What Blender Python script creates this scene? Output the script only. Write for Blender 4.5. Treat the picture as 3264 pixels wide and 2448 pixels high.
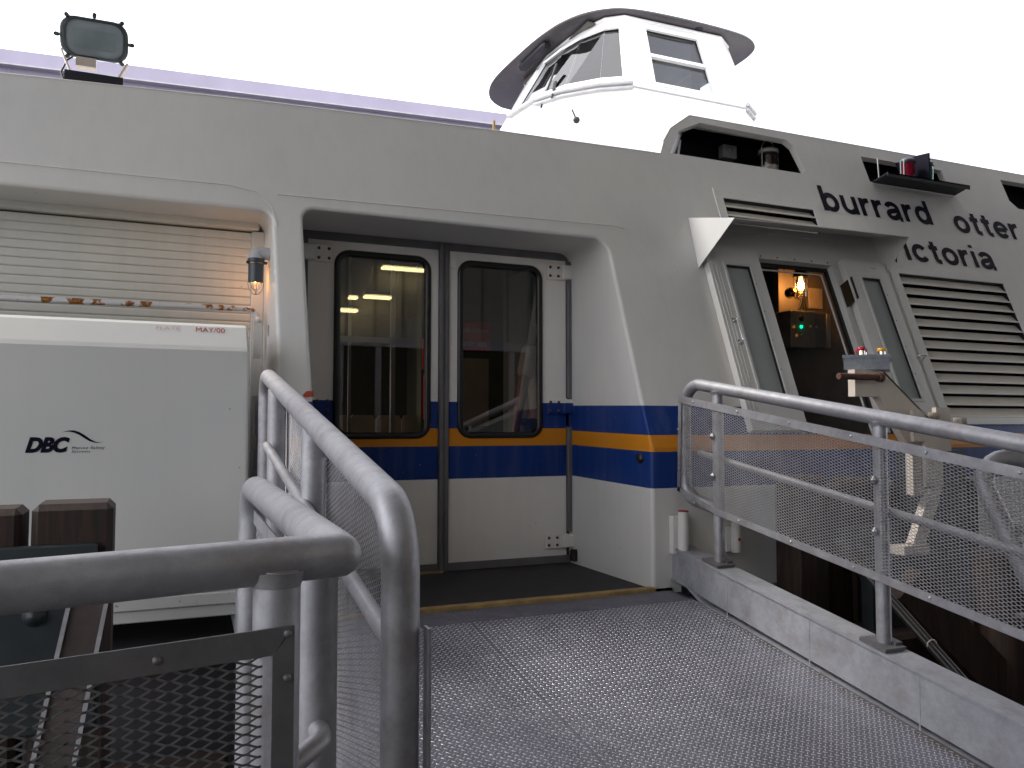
import bpy, math, random
from mathutils import Vector, Matrix, geometry
random.seed(7)
R = math.radians
scene = bpy.context.scene
for o in list(bpy.data.objects): bpy.data.objects.remove(o)
# ------------------------------------------------------------------ camera
cam_d = bpy.data.cameras.new('camera'); cam = bpy.data.objects.new('camera', cam_d)
scene.collection.objects.link(cam); scene.camera = cam
cam_d.sensor_width = 36; cam_d.lens = 29.0; cam_d.clip_start = 0.02; cam_d.clip_end = 800
cam.location = (0, 0, 0.95)
yaw, pit = 23.49, 2.907
cam.rotation_euler = (R(90 + pit), 0, R(-yaw))
# ------------------------------------------------------------------ world + sun
SUN_EL, SUN_AZ = 48.0, -58.0        # azimuth measured from +Y towards +X
w = bpy.data.worlds.new('World'); scene.world = w; w.use_nodes = True
nt = w.node_tree; bg = nt.nodes['Background']
sky = nt.nodes.new('ShaderNodeTexSky'); sky.sky_type = 'NISHITA'; sky.sun_disc = False
sky.sun_elevation = R(SUN_EL); sky.sun_rotation = R(SUN_AZ)
sky.air_density = 1.0; sky.dust_density = 2.5
tc = nt.nodes.new('ShaderNodeTexCoord')
nz = nt.nodes.new('ShaderNodeTexNoise'); nz.inputs['Scale'].default_value = 2.2; nz.inputs['Detail'].default_value = 7
cr = nt.nodes.new('ShaderNodeValToRGB'); cr.color_ramp.elements[0].position = .42; cr.color_ramp.elements[1].position = .56
mx = nt.nodes.new('ShaderNodeMixRGB'); mx.inputs['Color2'].default_value = (12.8, 12.7, 13.3, 1)
ml = nt.nodes.new('ShaderNodeMath'); ml.operation = 'MULTIPLY_ADD'; ml.inputs[1].default_value = .62; ml.inputs[2].default_value = .38
nt.links.new(tc.outputs['Generated'], nz.inputs['Vector']); nt.links.new(nz.outputs['Fac'], cr.inputs['Fac'])
nt.links.new(cr.outputs['Color'], ml.inputs[0]); nt.links.new(ml.outputs[0], mx.inputs['Fac'])
nt.links.new(sky.outputs['Color'], mx.inputs['Color1']); nt.links.new(mx.outputs['Color'], bg.inputs['Color'])
bg.inputs['Strength'].default_value = 0.09
sl = bpy.data.lights.new('sun', 'SUN'); sl.energy = 1.2; sl.angle = R(12); sl.color = (1, .95, .88)
so = bpy.data.objects.new('sun', sl); scene.collection.objects.link(so)
sd = Vector((math.sin(R(SUN_AZ)) * math.cos(R(SUN_EL)), math.cos(R(SUN_AZ)) * math.cos(R(SUN_EL)), math.sin(R(SUN_EL))))
so.rotation_euler = (-sd).to_track_quat('-Z', 'Y').to_euler()
vs = scene.view_settings; vs.view_transform = 'Standard'; vs.look = 'None'; vs.gamma = 1; vs.exposure = 1.5
# ------------------------------------------------------------------ materials
def newmat(name):
    m = bpy.data.materials.new(name); m.use_nodes = True
    return m, m.node_tree, m.node_tree.nodes['Principled BSDF']
def N(t, kind, **kw):
    n = t.nodes.new('ShaderNode' + kind)
    for k, v in kw.items(): setattr(n, k, v)
    return n
def mathn(t, op, a, b=None, c=None):
    n = N(t, 'Math', operation=op)
    for i, v in enumerate((a, b, c)):
        if v is None: continue
        if isinstance(v, (int, float)): n.inputs[i].default_value = v
        else: t.links.new(v, n.inputs[i])
    return n.outputs[0]
def ramp(t, fac, stops, const=False):
    n = N(t, 'ValToRGB'); cr = n.color_ramp
    if const: cr.interpolation = 'CONSTANT'
    while len(cr.elements) < len(stops): cr.elements.new(.5)
    for e, (p, c) in zip(cr.elements, stops):
        e.position = p; e.color = (*c, 1) if len(c) == 3 else c
    t.links.new(fac, n.inputs['Fac']); return n.outputs['Color']
def noise(t, scale, detail=4, vec=None, rough=.5):
    n = N(t, 'TexNoise'); n.inputs['Scale'].default_value = scale; n.inputs['Detail'].default_value = detail
    n.inputs['Roughness'].default_value = rough
    if vec is None:
        g = N(t, 'NewGeometry'); vec = g.outputs['Position']
    t.links.new(vec, n.inputs['Vector']); return n.outputs['Fac']
def mixc(t, fac, a, b, mode='MIX'):
    n = N(t, 'MixRGB', blend_type=mode)
    for i, v in zip(('Fac', 'Color1', 'Color2'), (fac, a, b)):
        if isinstance(v, (int, float)): n.inputs[i].default_value = v
        elif isinstance(v, tuple): n.inputs[i].default_value = (*v, 1)
        else: t.links.new(v, n.inputs[i])
    return n.outputs['Color']
def bump(t, b, h, strength, dist):
    n = N(t, 'Bump'); n.inputs['Strength'].default_value = strength; n.inputs['Distance'].default_value = dist
    t.links.new(h, n.inputs['Height']); t.links.new(n.outputs['Normal'], b.inputs['Normal'])
def simple(name, col, rough=.5, metal=0, var=.12, scale=8, bmp=0, bscale=60, spec=.5):
    m, t, b = newmat(name)
    f = noise(t, scale, 5)
    c = mixc(t, 1.0, col, ramp(t, f, [(.3, (1 - var,) * 3), (.7, (1 + var,) * 3)]), 'MULTIPLY')
    t.links.new(c, b.inputs['Base Color'])
    b.inputs['Roughness'].default_value = rough; b.inputs['Metallic'].default_value = metal
    b.inputs['Specular IOR Level'].default_value = spec
    if bmp: bump(t, b, noise(t, bscale, 4), bmp, .002)
    return m
WHITE = (.655, .648, .628)
def grime(t, base, amount=.25):
    """paint with faint rain streaks, scuffs and a few rusty specks"""
    g = N(t, 'NewGeometry'); mp = N(t, 'Mapping'); mp.inputs['Scale'].default_value = (9, 9, .7)
    t.links.new(g.outputs['Position'], mp.inputs['Vector'])
    st = ramp(t, noise(t, 1.6, 6, mp.outputs['Vector'], .6), [(.45, (0,) * 3), (.9, (1,) * 3)])
    c = mixc(t, mathn(t, 'MULTIPLY', st, amount * .55), base, (.36, .33, .27))
    bl = ramp(t, noise(t, 1.3, 3), [(.35, (.94, .95, .96)), (.65, (1.03, 1.02, 1.0))])
    c = mixc(t, 1.0, c, bl, 'MULTIPLY')
    v = N(t, 'TexVoronoi'); v.inputs['Scale'].default_value = 5.5
    t.links.new(g.outputs['Position'], v.inputs['Vector'])
    sp = ramp(t, v.outputs['Distance'], [(.0, (1,) * 3), (.018, (1,) * 3), (.03, (0,) * 3)])
    c = mixc(t, mathn(t, 'MULTIPLY', sp, .6), c, (.16, .09, .05))
    return c
DOORW = (.75, .73, .70)
def hull_paint(name, stops, slope=.022, amount=.22, base0=None):
    m, t, b = newmat(name)
    g = N(t, 'NewGeometry'); s = N(t, 'SeparateXYZ'); t.links.new(g.outputs['Position'], s.inputs[0])
    z = mathn(t, 'SUBTRACT', s.outputs['Z'], mathn(t, 'MULTIPLY', mathn(t, 'SUBTRACT', s.outputs['Y'], 4.13), slope))
    z = mathn(t, 'ADD', z, mathn(t, 'MULTIPLY', mathn(t, 'SUBTRACT', noise(t, 90, 2), .5), .003))
    z = mathn(t, 'DIVIDE', mathn(t, 'ADD', z, 1), 5)
    base = ramp(t, z, [(0, base0 or WHITE)] + [((h + 1) / 5, c) for h, c in stops], True)
    chip = ramp(t, noise(t, 55, 3), [(.735, (0,) * 3), (.75, (1,) * 3)])
    base = mixc(t, mathn(t, 'MULTIPLY', chip, .8), base, (.55, .54, .5))
    t.links.new(grime(t, base, amount), b.inputs['Base Color'])
    b.inputs['Roughness'].default_value = .42; b.inputs['Specular IOR Level'].default_value = .25
    h = mathn(t, 'ADD', noise(t, 3.0, 2), mathn(t, 'MULTIPLY', noise(t, 160, 2), .05))
    bump(t, b, h, .22, .01)
    return m
BLUE = (.004, .034, .19); ORANGE = (.62, .23, .010)
M = {}
M['hull'] = hull_paint('ship_paint', [(.567, BLUE), (.795, ORANGE), (.893, BLUE), (1.069, WHITE)])
M['door'] = hull_paint('door_paint', [(.590, BLUE), (.804, ORANGE), (.922, BLUE), (1.093, DOORW)], 0, base0=DOORW)
def plain_white(name, col=WHITE, rough=.45, amount=.25):
    m, t, b = newmat(name)
    t.links.new(grime(t, mixc(t, 0, col, col), amount), b.inputs['Base Color'])
    b.inputs['Roughness'].default_value = rough
    bump(t, b, noise(t, 40, 3), .1, .002)
    return m
M['white'] = plain_white('white_enamel')
M['whiteclean'] = plain_white('wheelhouse_white', (.8, .8, .8), .35, .05)
M['box'] = plain_white('container_gelcoat', (.60, .605, .585), .4, .12)
M['shutter'] = plain_white('shutter_slats_cream', (.65, .64, .585), .45, .45)
M['louver'] = plain_white('louver_paint', (.70, .66, .60), .5, .35)
M['beige'] = plain_white('beige_enamel', (.62, .55, .48), .5, .45)
M['greyrubber'] = simple('grey_rubber_seal', (.13, .125, .13), .55)
M['black'] = simple('black_rubber', (.008, .008, .01), .35)
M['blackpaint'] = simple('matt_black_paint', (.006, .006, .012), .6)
M['navy'] = simple('navy_lettering_vinyl', (.004, .003, .012), .6, spec=.12)
M['red'] = simple('red_stencil', (.35, .01, .03), .6)
M['redworn'] = simple('worn_red_stencil', (.5, .33, .34), .6)
M['darkdeck'] = simple('dark_nonslip_deck', (.035, .033, .036), .8, bmp=.6, bscale=300)
M['sponson'] = simple('dark_grey_rubbing_band', (.04, .04, .045), .7)
M['yellow'] = simple('worn_yellow_edging', (.33, .225, .085), .6, var=.35, scale=14)
M['chrome'] = simple('chrome', (.8, .8, .82), .15, 1, var=.02)
M['bolt'] = simple('zinc_bolt', (.5, .5, .5), .3, 1)
M['brass'] = simple('brass', (.55, .33, .12), .25, 1)
M['bronze'] = simple('dark_bronze_hinge', (.07, .05, .03), .4, .8)
M['copper'] = simple('copper_band', (.5, .22, .1), .4, 1)
M['lampgrey'] = simple('dark_grey_lamp_body', (.045, .06, .075), .4)
M['castgrey'] = simple('cast_grey', (.42, .42, .43), .55)
M['cable'] = simple('black_cable', (.015, .013, .012), .4)
M['interior'] = simple('cabin_lining', (.11, .10, .075), .7)
M['seat'] = simple('cream_seat_back', (.82, .68, .48), .5)
M['alu'] = simple('aluminium_frame', (.45, .46, .48), .35, .7)
M['darkgreen'] = simple('painted_steel_greygreen', (.020, .027, .030), .5, var=.25)
M['asph'] = simple('terminal_floor', (.08, .078, .075), .8)
M['ceiling'] = simple('pale_canopy_soffit', (.55, .54, .53), .7)
M['skin'] = simple('skin', (.42, .22, .15), .5)
M['shirt'] = simple('pale_tshirt', (.5, .42, .36), .8)
M['trousers'] = simple('dark_trousers', (.03, .035, .05), .8)
M['hair'] = simple('brown_hair', (.05, .03, .02), .6)
M['redsign'] = simple('red_sign', (.85, .03, .04), .5)
M['bluesign'] = simple('blue_sign', (.03, .04, .10), .5)
M['cream'] = simple('cream_poster', (.7, .58, .42), .6)
M['whitetext'] = simple('white_lettering', (.7, .7, .68), .5, var=.02)
M['greenpillar'] = simple('olive_pillar', (.12, .13, .06), .6)
M['lilac'] = simple('weathered_metal_fascia', (.31, .285, .375), .5, .0, var=.08, scale=1.2)
M['timbergrey'] = simple('weathered_plank', (.055, .04, .037), .75, var=.3)
M['roofunder'] = simple('wheelhouse_roof_grey', (.055, .05, .055), .4)
M['buttonred'] = simple('red_button', (.5, .01, .02), .3)
M['buttonblue'] = simple('blue_button', (.02, .02, .15), .3)
M['buttonyellow'] = simple('yellow_button', (.65, .33, .02), .3)
M['consolegrey'] = simple('grey_control_box', (.25, .28, .31), .5, var=.2, scale=30)
M['ruststeel'] = simple('rusty_pin', (.10, .045, .03), .8, var=.4, scale=40)
# galvanised steel
def galv(name, base=(.39, .39, .41), metal=.68, rough=.54, streak=False):
    m, t, b = newmat(name)
    v = N(t, 'TexVoronoi'); v.inputs['Scale'].default_value = 55
    g = N(t, 'NewGeometry'); t.links.new(g.outputs['Position'], v.inputs['Vector'])
    sp = ramp(t, v.outputs['Color'], [(.0, (.95,) * 3), (1, (1.04,) * 3)])
    n1 = ramp(t, noise(t, 9, 10, None, .78), [(.3, (.74, .74, .76)), (.66, (1.12, 1.12, 1.12))])
    c = mixc(t, 1, mixc(t, 1, base, sp, 'MULTIPLY'), n1, 'MULTIPLY')
    ru = ramp(t, noise(t, 7, 8, None, .65), [(.50, (0,) * 3), (.68, (1,) * 3)])
    c = mixc(t, mathn(t, 'MULTIPLY', ru, .12 if 'tread' in name else .45), c, (.20, .17, .15))
    t.links.new(c, b.inputs['Base Color'])
    b.inputs['Metallic'].default_value = metal
    t.links.new(mathn(t, 'ADD', mathn(t, 'MULTIPLY', noise(t, 30, 5), .3), rough - .15), b.inputs['Roughness'])
    h = mathn(t, 'ADD', mathn(t, 'MULTIPLY', noise(t, 30, 3), .45), mathn(t, 'MULTIPLY', noise(t, 520, 2), .6))
    bump(t, b, h, .35, .0015)
    return m
M['galv'] = galv('galvanised_pipe')
M['galvdark'] = galv('shaded_galvanised_steel', (.17, .17, .175), .5, .5)  # galvanised copy darkened for faces turned away from the light
M['mesh'] = galv('galvanised_expanded_mesh', (.37, .375, .39), .35, .5)
M['meshdark'] = galv('grazing_toned_mesh', (.34, .34, .36), .4, .55)  # darker mesh copy; grazing-view darkening is put into the colour
M['curb'] = galv('galvanised_beam', (.35, .36, .39), .3, .6)
M['plate'] = galv('tread_plate', (.17, .17, .205), .4, .5)
M['lug'] = galv('sky_lit_tread_lug', (.62, .63, .68), .6, .42)  # pale base stands in for sky reflected on the lugs
def dirty_plate():
    m = M['plate']; t = m.node_tree; b = t.nodes['Principled BSDF']; src = b.inputs['Base Color'].links[0].from_socket
    g = N(t, 'NewGeometry'); sx = N(t, 'SeparateXYZ'); t.links.new(g.outputs['Position'], sx.inputs[0])
    edge = mathn(t, 'MULTIPLY', mathn(t, 'SUBTRACT', sx.outputs['X'], 2.66), 6.0)
    f = ramp(t, mathn(t, 'MULTIPLY', mathn(t, 'ADD', noise(t, 7, 6), 0), mathn(t, 'MAXIMUM', edge, 0)), [(.25, (0,) * 3), (.6, (1,) * 3)])
    c = mixc(t, mathn(t, 'MULTIPLY', f, .75), src, (.10, .085, .07))
    v = N(t, 'TexVoronoi'); v.inputs['Scale'].default_value = 2.6; t.links.new(g.outputs['Position'], v.inputs['Vector'])
    sp = ramp(t, mathn(t, 'ADD', v.outputs['Distance'], mathn(t, 'MULTIPLY', noise(t, 40, 2), .04)), [(.045, (1,) * 3), (.06, (0,) * 3)])
    c = mixc(t, mathn(t, 'MULTIPLY', sp, .8), c, (.02, .018, .02))
    wp_ = ramp(t, noise(t, 1.1, 4), [(.4, (.82,) * 3), (.62, (1.2,) * 3)])
    c = mixc(t, 1.0, c, wp_, 'MULTIPLY'); t.links.new(c, b.inputs['Base Color'])
dirty_plate()
def wood(name, a, b_, horiz=True):
    m, t, b = newmat(name)
    g = N(t, 'NewGeometry'); mp = N(t, 'Mapping'); mp.inputs['Scale'].default_value = (14, 14, 1.2) if not horiz else (2, 14, 14)
    t.links.new(g.outputs['Position'], mp.inputs['Vector'])
    f = noise(t, 3, 8, mp.outputs['Vector'], .6)
    t.links.new(ramp(t, f, [(.35, a), (.68, b_)]), b.inputs['Base Color'])
    b.inputs['Roughness'].default_value = .7; bump(t, b, f, .5, .004)
    return m
M['wood'] = wood('creosoted_timber', (.009, .005, .004), (.042, .019, .011), False)
M['woodh'] = wood('weathered_timber_red', (.035, .014, .008), (.26, .10, .05), True)
def rusty(name):
    m, t, b = newmat(name)
    n = noise(t, 13, 6, None, .6); big = noise(t, 2.3, 2)
    f = ramp(t, mathn(t, 'ADD', mathn(t, 'MULTIPLY', n, .75), mathn(t, 'MULTIPLY', big, .35)), [(.565, (0,) * 3), (.60, (1,) * 3)])
    c = mixc(t, f, (.60, .60, .60), ramp(t, noise(t, 60, 3), [(.35, (.09, .03, .008)), (.65, (.42, .16, .015))]))
    t.links.new(c, b.inputs['Base Color']); b.inputs['Roughness'].default_value = .5
    return m
M['rusty'] = rusty('chipped_white_pipe')
def wornwhite():
    m, t, b = newmat('chipped_skirt')
    f = ramp(t, noise(t, 30, 6, None, .7), [(.64, (0,) * 3), (.68, (1,) * 3)])
    c = mixc(t, f, (.50, .50, .48), (.12, .11, .10))
    t.links.new(c, b.inputs['Base Color']); b.inputs['Roughness'].default_value = .6
    return m
M['skirt'] = wornwhite()
def glass(name, tint, rough=.02, refl=1.0, ior=1.5):
    m = bpy.data.materials.new(name); m.use_nodes = True; t = m.node_tree; t.nodes.clear()
    out = N(t, 'OutputMaterial'); mi = N(t, 'MixShader'); tr = N(t, 'BsdfTransparent'); gl = N(t, 'BsdfGlossy')
    fr = N(t, 'Fresnel'); fr.inputs['IOR'].default_value = ior
    tr.inputs['Color'].default_value = (*tint, 1); gl.inputs['Roughness'].default_value = rough
    gl.inputs['Color'].default_value = (refl,) * 3 + (1,)
    t.links.new(fr.outputs[0], mi.inputs[0]); t.links.new(tr.outputs[0], mi.inputs[1]); t.links.new(gl.outputs[0], mi.inputs[2])
    t.links.new(mi.outputs[0], out.inputs['Surface']); return m
M['doorglass'] = glass('tinted_door_glass', (.52, .47, .40), .01, 1, 1.95)
M['pilotglass'] = glass('wheelhouse_glass', (.45, .54, .56), .01, 1, 1.9)
M['clear'] = glass('clear_lamp_glass', (.95, .93, .9), .02, 1, 1.45)
M['redglass'] = simple('red_lens', (.22, .0, .02), .12, var=.02)
M['greenglass'] = simple('green_lens', (.0, .22, .17), .12, var=.02)
M['frost'] = simple('frosted_pane', (.33, .37, .355), .25, 0, var=.05, scale=3)
M['floodglass'] = simple('floodlight_lens', (.34, .39, .42), .12, 0, var=.1)
def emis(name, col, s):
    m, t, b = newmat(name); b.inputs['Emission Color'].default_value = (*col, 1)
    b.inputs['Emission Strength'].default_value = s; b.inputs['Base Color'].default_value = (*col, 1); return m
M['tube'] = emis('fluorescent_tube', (1, .83, .45), 4)
M['bulb'] = emis('incandescent_bulb', (1, .42, .09), 25)
M['bulb2'] = emis('bulkhead_bulb', (1, .42, .1), 8)
M['green_led'] = emis('green_indicator', (.0, 1, .35), 1.0)
M['amber_led'] = emis('amber_indicator', (.5, .2, .05), .12)
def water():
    m, t, b = newmat('dark_water'); b.inputs['Base Color'].default_value = (.008, .014, .014, 1); b.inputs['Roughness'].default_value = .08
    bump(t, b, noise(t, 2.5, 5), .6, .15); return m
M['water'] = water()
def corr():
    m, t, b = newmat('corrugated_cladding')
    g = N(t, 'NewGeometry'); s = N(t, 'SeparateXYZ'); t.links.new(g.outputs['Position'], s.inputs[0])
    wv = mathn(t, 'FRACT', mathn(t, 'MULTIPLY', s.outputs['X'], 2.2))
    t.links.new(ramp(t, wv, [(0, (.12, .12, .11)), (.08, (.42, .41, .39)), (.9, (.46, .45, .43)), (1, (.12, .12, .11))]), b.inputs['Base Color'])
    b.inputs['Roughness'].default_value = .5; return m
M['corr'] = corr()
# ------------------------------------------------------------------ mesh helpers
class MB:
    def __init__(s): s.v = []; s.f = []; s.sm = []
    def add(s, vs, fs, smooth=False):
        o = len(s.v); s.v += [tuple(p) for p in vs]
        for f in fs: s.f.append([i + o for i in f]); s.sm.append(smooth)
        return s
    def box(s, x0, x1, y0, y1, z0, z1, bev=0):
        if bev:
            b = min(bev, (x1 - x0) / 2.2, (y1 - y0) / 2.2, (z1 - z0) / 2.2)
            vs = []
            for sx in (0, 1):
                for sy in (0, 1):
                    for sz in (0, 1):
                        X, Y, Z = (x0, x1)[sx], (y0, y1)[sy], (z0, z1)[sz]
                        dx, dy, dz = (b, -b)[sx], (b, -b)[sy], (b, -b)[sz]
                        vs += [(X, Y + dy, Z + dz), (X + dx, Y, Z + dz), (X + dx, Y + dy, Z)]
            i = lambda sx, sy, sz, k: ((sx * 2 + sy) * 2 + sz) * 3 + k
            fs = []
            for a in (0, 1):
                fs.append([i(a, 0, 0, 0), i(a, 1, 0, 0), i(a, 1, 1, 0), i(a, 0, 1, 0)][::1 if a else -1])
                fs.append([i(0, a, 0, 1), i(1, a, 0, 1), i(1, a, 1, 1), i(0, a, 1, 1)][::-1 if a else 1])
                fs.append([i(0, 0, a, 2), i(1, 0, a, 2), i(1, 1, a, 2), i(0, 1, a, 2)][::1 if a else -1])
            for a in (0, 1):
                for c in (0, 1):
                    fs.append([i(a, c, 0, 0), i(a, c, 0, 1), i(a, c, 1, 1), i(a, c, 1, 0)])
                    fs.append([i(a, 0, c, 0), i(a, 0, c, 2), i(a, 1, c, 2), i(a, 1, c, 0)])
                    fs.append([i(0, a, c, 1), i(0, a, c, 2), i(1, a, c, 2), i(1, a, c, 1)])
            for sx in (0, 1):
                for sy in (0, 1):
                    for sz in (0, 1): fs.append([i(sx, sy, sz, 0), i(sx, sy, sz, 1), i(sx, sy, sz, 2)])
            return s.add(vs, fs)
        vs = [(x, y, z) for x in (x0, x1) for y in (y0, y1) for z in (z0, z1)]
        return s.add(vs, [(0, 1, 3, 2), (4, 6, 7, 5), (0, 4, 5, 1), (2, 3, 7, 6), (0, 2, 6, 4), (1, 5, 7, 3)])
    def prism(s, pts, vec, smooth=False):
        """extrude polygon pts by vec"""
        n = len(pts); p = [Vector(a) for a in pts]; q = [a + Vector(vec) for a in p]
        tess = geometry.tessellate_polygon([p])
        fs = [list(t) for t in tess] + [[i + n for i in t][::-1] for t in tess]
        s.add(p + q, fs)
        s.add(p + q, [(i, (i + 1) % n, (i + 1) % n + n, i + n) for i in range(n)], smooth)
        return s
    def tube(s, path, r, seg=12, caps=True, smooth=True):
        P = [Vector(p) for p in path]; n = len(P); rs = r if isinstance(r, (list, tuple)) else [r] * n
        rings = []; up = None
        for i in range(n):
            d = (P[min(i + 1, n - 1)] - P[max(i - 1, 0)]).normalized()
            if up is None:
                a = Vector((0, 0, 1)) if abs(d.z) < .9 else Vector((1, 0, 0)); up = (a - d * a.dot(d)).normalized()
            else:
                up = (up - d * up.dot(d)).normalized()
            sd_ = d.cross(up)
            rings.append([P[i] + (up * math.cos(2 * math.pi * k / seg) + sd_ * math.sin(2 * math.pi * k / seg)) * rs[i] for k in range(seg)])
        vs = [v for r_ in rings for v in r_]
        fs = [(i * seg + k, i * seg + (k + 1) % seg, (i + 1) * seg + (k + 1) % seg, (i + 1) * seg + k) for i in range(n - 1) for k in range(seg)]
        s.add(vs, fs, smooth)
        if caps: s.add(rings[0], [list(range(seg))[::-1]]); s.add(rings[-1], [list(range(seg))])
        return s
    def lathe(s, prof, c, axis=(0, 0, 1), seg=24, smooth=True):
        """prof: (radius, height) along axis from c"""
        a = Vector(axis).normalized(); u = a.orthogonal().normalized(); w_ = a.cross(u); c = Vector(c)
        vs = []
        for r_, h in prof:
            for k in range(seg):
                t_ = 2 * math.pi * k / seg; vs.append(c + a * h + (u * math.cos(t_) + w_ * math.sin(t_)) * r_)
        fs = [(i * seg + k, i * seg + (k + 1) % seg, (i + 1) * seg + (k + 1) % seg, (i + 1) * seg + k) for i in range(len(prof) - 1) for k in range(seg)]
        s.add(vs, fs, smooth)
        if prof[0][0] > 1e-5: s.add(vs[:seg], [list(range(seg))[::-1]])
        if prof[-1][0] > 1e-5: s.add(vs[-seg:], [list(range(seg))])
        return s
    def sphere(s, c, r, seg=16):
        return s.lathe([(max(1e-6, r * math.sin(math.pi * i / 8)), -r * math.cos(math.pi * i / 8)) for i in range(9)], c, (0, 0, 1), seg)
    def bar(s, a, b, w_, h, up=(0, 0, 1)):
        """rectangular bar from a to b, w_ sideways, h along up"""
        a, b = Vector(a), Vector(b); d = (b - a).normalized(); u = Vector(up); sd_ = d.cross(u).normalized(); u = sd_.cross(d).normalized()
        vs = [p + sd_ * (w_ / 2 * i) + u * (h / 2 * j) for p in (a, b) for i in (-1, 1) for j in (-1, 1)]
        return s.add(vs, [(0, 1, 3, 2), (4, 6, 7, 5), (0, 4, 5, 1), (2, 3, 7, 6), (0, 2, 6, 4), (1, 5, 7, 3)])
ROOT = {}
def link(o, parent=None):
    scene.collection.objects.link(o)
    if parent is not None: o.parent = parent
    return o
def tag(o, label=None, cat=None, group=None, kind=None):
    if label: o['label'] = label
    if cat: o['category'] = cat
    if group: o['group'] = group
    if kind: o['kind'] = kind
    return o
def base_of(parent):
    p = parent
    while p is not None:
        if p.name in ROOT: return ROOT[p.name]
        p = p.parent
    return Vector((0, 0, 0))
def thing(name, loc, label, cat, group=None):
    o = bpy.data.objects.new(name, None); o.empty_display_size = .2; o.location = loc
    link(o); ROOT[o.name] = Vector(loc); return tag(o, label, cat, group)
def part(name, mb, mat, parent=None, label=None):
    off = base_of(parent) if parent else Vector((0, 0, 0))
    me = bpy.data.meshes.new(name)
    me.from_pydata([(a - off.x, b - off.y, c - off.z) for a, b, c in mb.v], [], mb.f)
    me.polygons.foreach_set('use_smooth', mb.sm); me.update()
    me.materials.append(M[mat] if isinstance(mat, str) else mat)
    o = bpy.data.objects.new(name, me); link(o, parent)
    if label: o['label'] = label
    return o
def part2(name, pieces, parent=None, label=None):
    """one mesh with several materials: pieces = [(MB, material), ...]"""
    mb = MB(); idx = []
    for k, (m_, mt) in enumerate(pieces): mb.add(m_.v, m_.f); mb.sm[-len(m_.f):] = m_.sm; idx += [k] * len(m_.f)
    o = part(name, mb, pieces[0][1], parent, label)
    for m_, mt in pieces[1:]: o.data.materials.append(M[mt] if isinstance(mt, str) else mt)
    if len(o.data.polygons) == len(idx): o.data.polygons.foreach_set('material_index', idx)
    return o
def each(name, mbs, mat, parent):
    for m_ in mbs: part(name, m_, mat, parent)
def solo(name, mb, mat, label, cat, group=None, loc=None):
    """single-mesh top-level thing with its origin at loc"""
    if loc is None:
        n = len(mb.v); loc = (sum(v[0] for v in mb.v) / n, sum(v[1] for v in mb.v) / n, min(v[2] for v in mb.v))
    mb.v = [(a - loc[0], b - loc[1], c - loc[2]) for a, b, c in mb.v]
    o = part(name, mb, mat); o.location = loc; return tag(o, label, cat, group)
def struct(name, mb, mat):
    o = part(name, mb, mat); o['kind'] = 'structure'; return o
def arc(c, r, a0, a1, n=8):
    return [(c[0] + r * math.cos(R(a0 + (a1 - a0) * i / n)), c[1] + r * math.sin(R(a0 + (a1 - a0) * i / n))) for i in range(n + 1)]
def rrect(x0, x1, z0, z1, r, n=6):
    return arc((x1 - r, z1 - r), r, 0, 90, n) + arc((x0 + r, z1 - r), r, 90, 180, n) + arc((x0 + r, z0 + r), r, 180, 270, n) + arc((x1 - r, z0 + r), r, 270, 360, n)
def bend(a, c, b, r, n=7):
    """points rounding the corner c between a and b with radius r"""
    a, c, b = Vector(a), Vector(c), Vector(b); u = (a - c).normalized(); v = (b - c).normalized()
    th = u.angle(v); L = r / math.tan(th / 2); p = c + u * L; q = c + v * L
    bis = (u + v).normalized(); ce = c + bis * (r / math.sin(th / 2)); out = []
    e1 = (p - ce).normalized(); e2 = (q - ce).normalized(); om = e1.angle(e2)
    for i in range(n + 1):
        t_ = i / n; out.append(ce + (e1 * math.sin((1 - t_) * om) + e2 * math.sin(t_ * om)) / math.sin(om) * r)
    return out
# ship side: vertical up to z=.82, then leaning inboard
ZK = .82
def ys(z): return 4.13 if z < ZK else 4.13 + .38 * (z - ZK)
UPN = Vector((0, -1, .38)).normalized(); UPU = Vector((0, .38, 1)).normalized()
def SP(x, z, out=0.0):
    """point on the ship side, pushed out by `out`"""
    if z < ZK: return Vector((x, 4.13 - out, z))
    return Vector((x, ys(z), z)) + UPN * out
def text_part(name, body, mat, parent, x0, x1, z0, z1, place, thick=.002, bold=.0, shear=0, space=1.0, ref=None):
    """lettering fitted to x0..x1 and z0..z1 (z1 = top of the tallest glyph), mapped by place(x,z,out)"""
    cu = bpy.data.curves.new(name, 'FONT'); cu.body = body; cu.size = 1; cu.offset = bold; cu.shear = shear; cu.space_character = space
    cu.extrude = 0; cu.resolution_u = 4
    tmp = bpy.data.objects.new('tmp_text', cu); scene.collection.objects.link(tmp)
    dg = bpy.context.evaluated_depsgraph_get(); dg.update()
    me = bpy.data.meshes.new_from_object(tmp.evaluated_get(dg)); bpy.data.objects.remove(tmp)
    xs = [v.co.x for v in me.vertices]; yv = [v.co.y for v in me.vertices]
    xa, xb = min(xs), max(xs); yb = max(yv); ya = min(yv) if ref is None else ref
    mb = MB(); off = []
    P = []
    for v in me.vertices:
        x = x0 + (v.co.x - xa) / (xb - xa) * (x1 - x0); z = z0 + (v.co.y - ya) / (yb - ya) * (z1 - z0); P.append((x, z))
    mb.add([place(x, z, thick) for x, z in P], [list(p.vertices) for p in me.polygons])
    bpy.data.meshes.remove(me)
    return part(name, mb, mat, parent)
def sheet(outer, holes, place, out=0.0):
    loops = [[Vector((p[0], p[1], 0)) for p in l] for l in [outer] + holes]
    tess = geometry.tessellate_polygon(loops); flat = [p for l in loops for p in l]
    mb = MB(); mb.add([place(p.x, p.y, out) for p in flat], [list(t) for t in tess]); return mb
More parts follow.
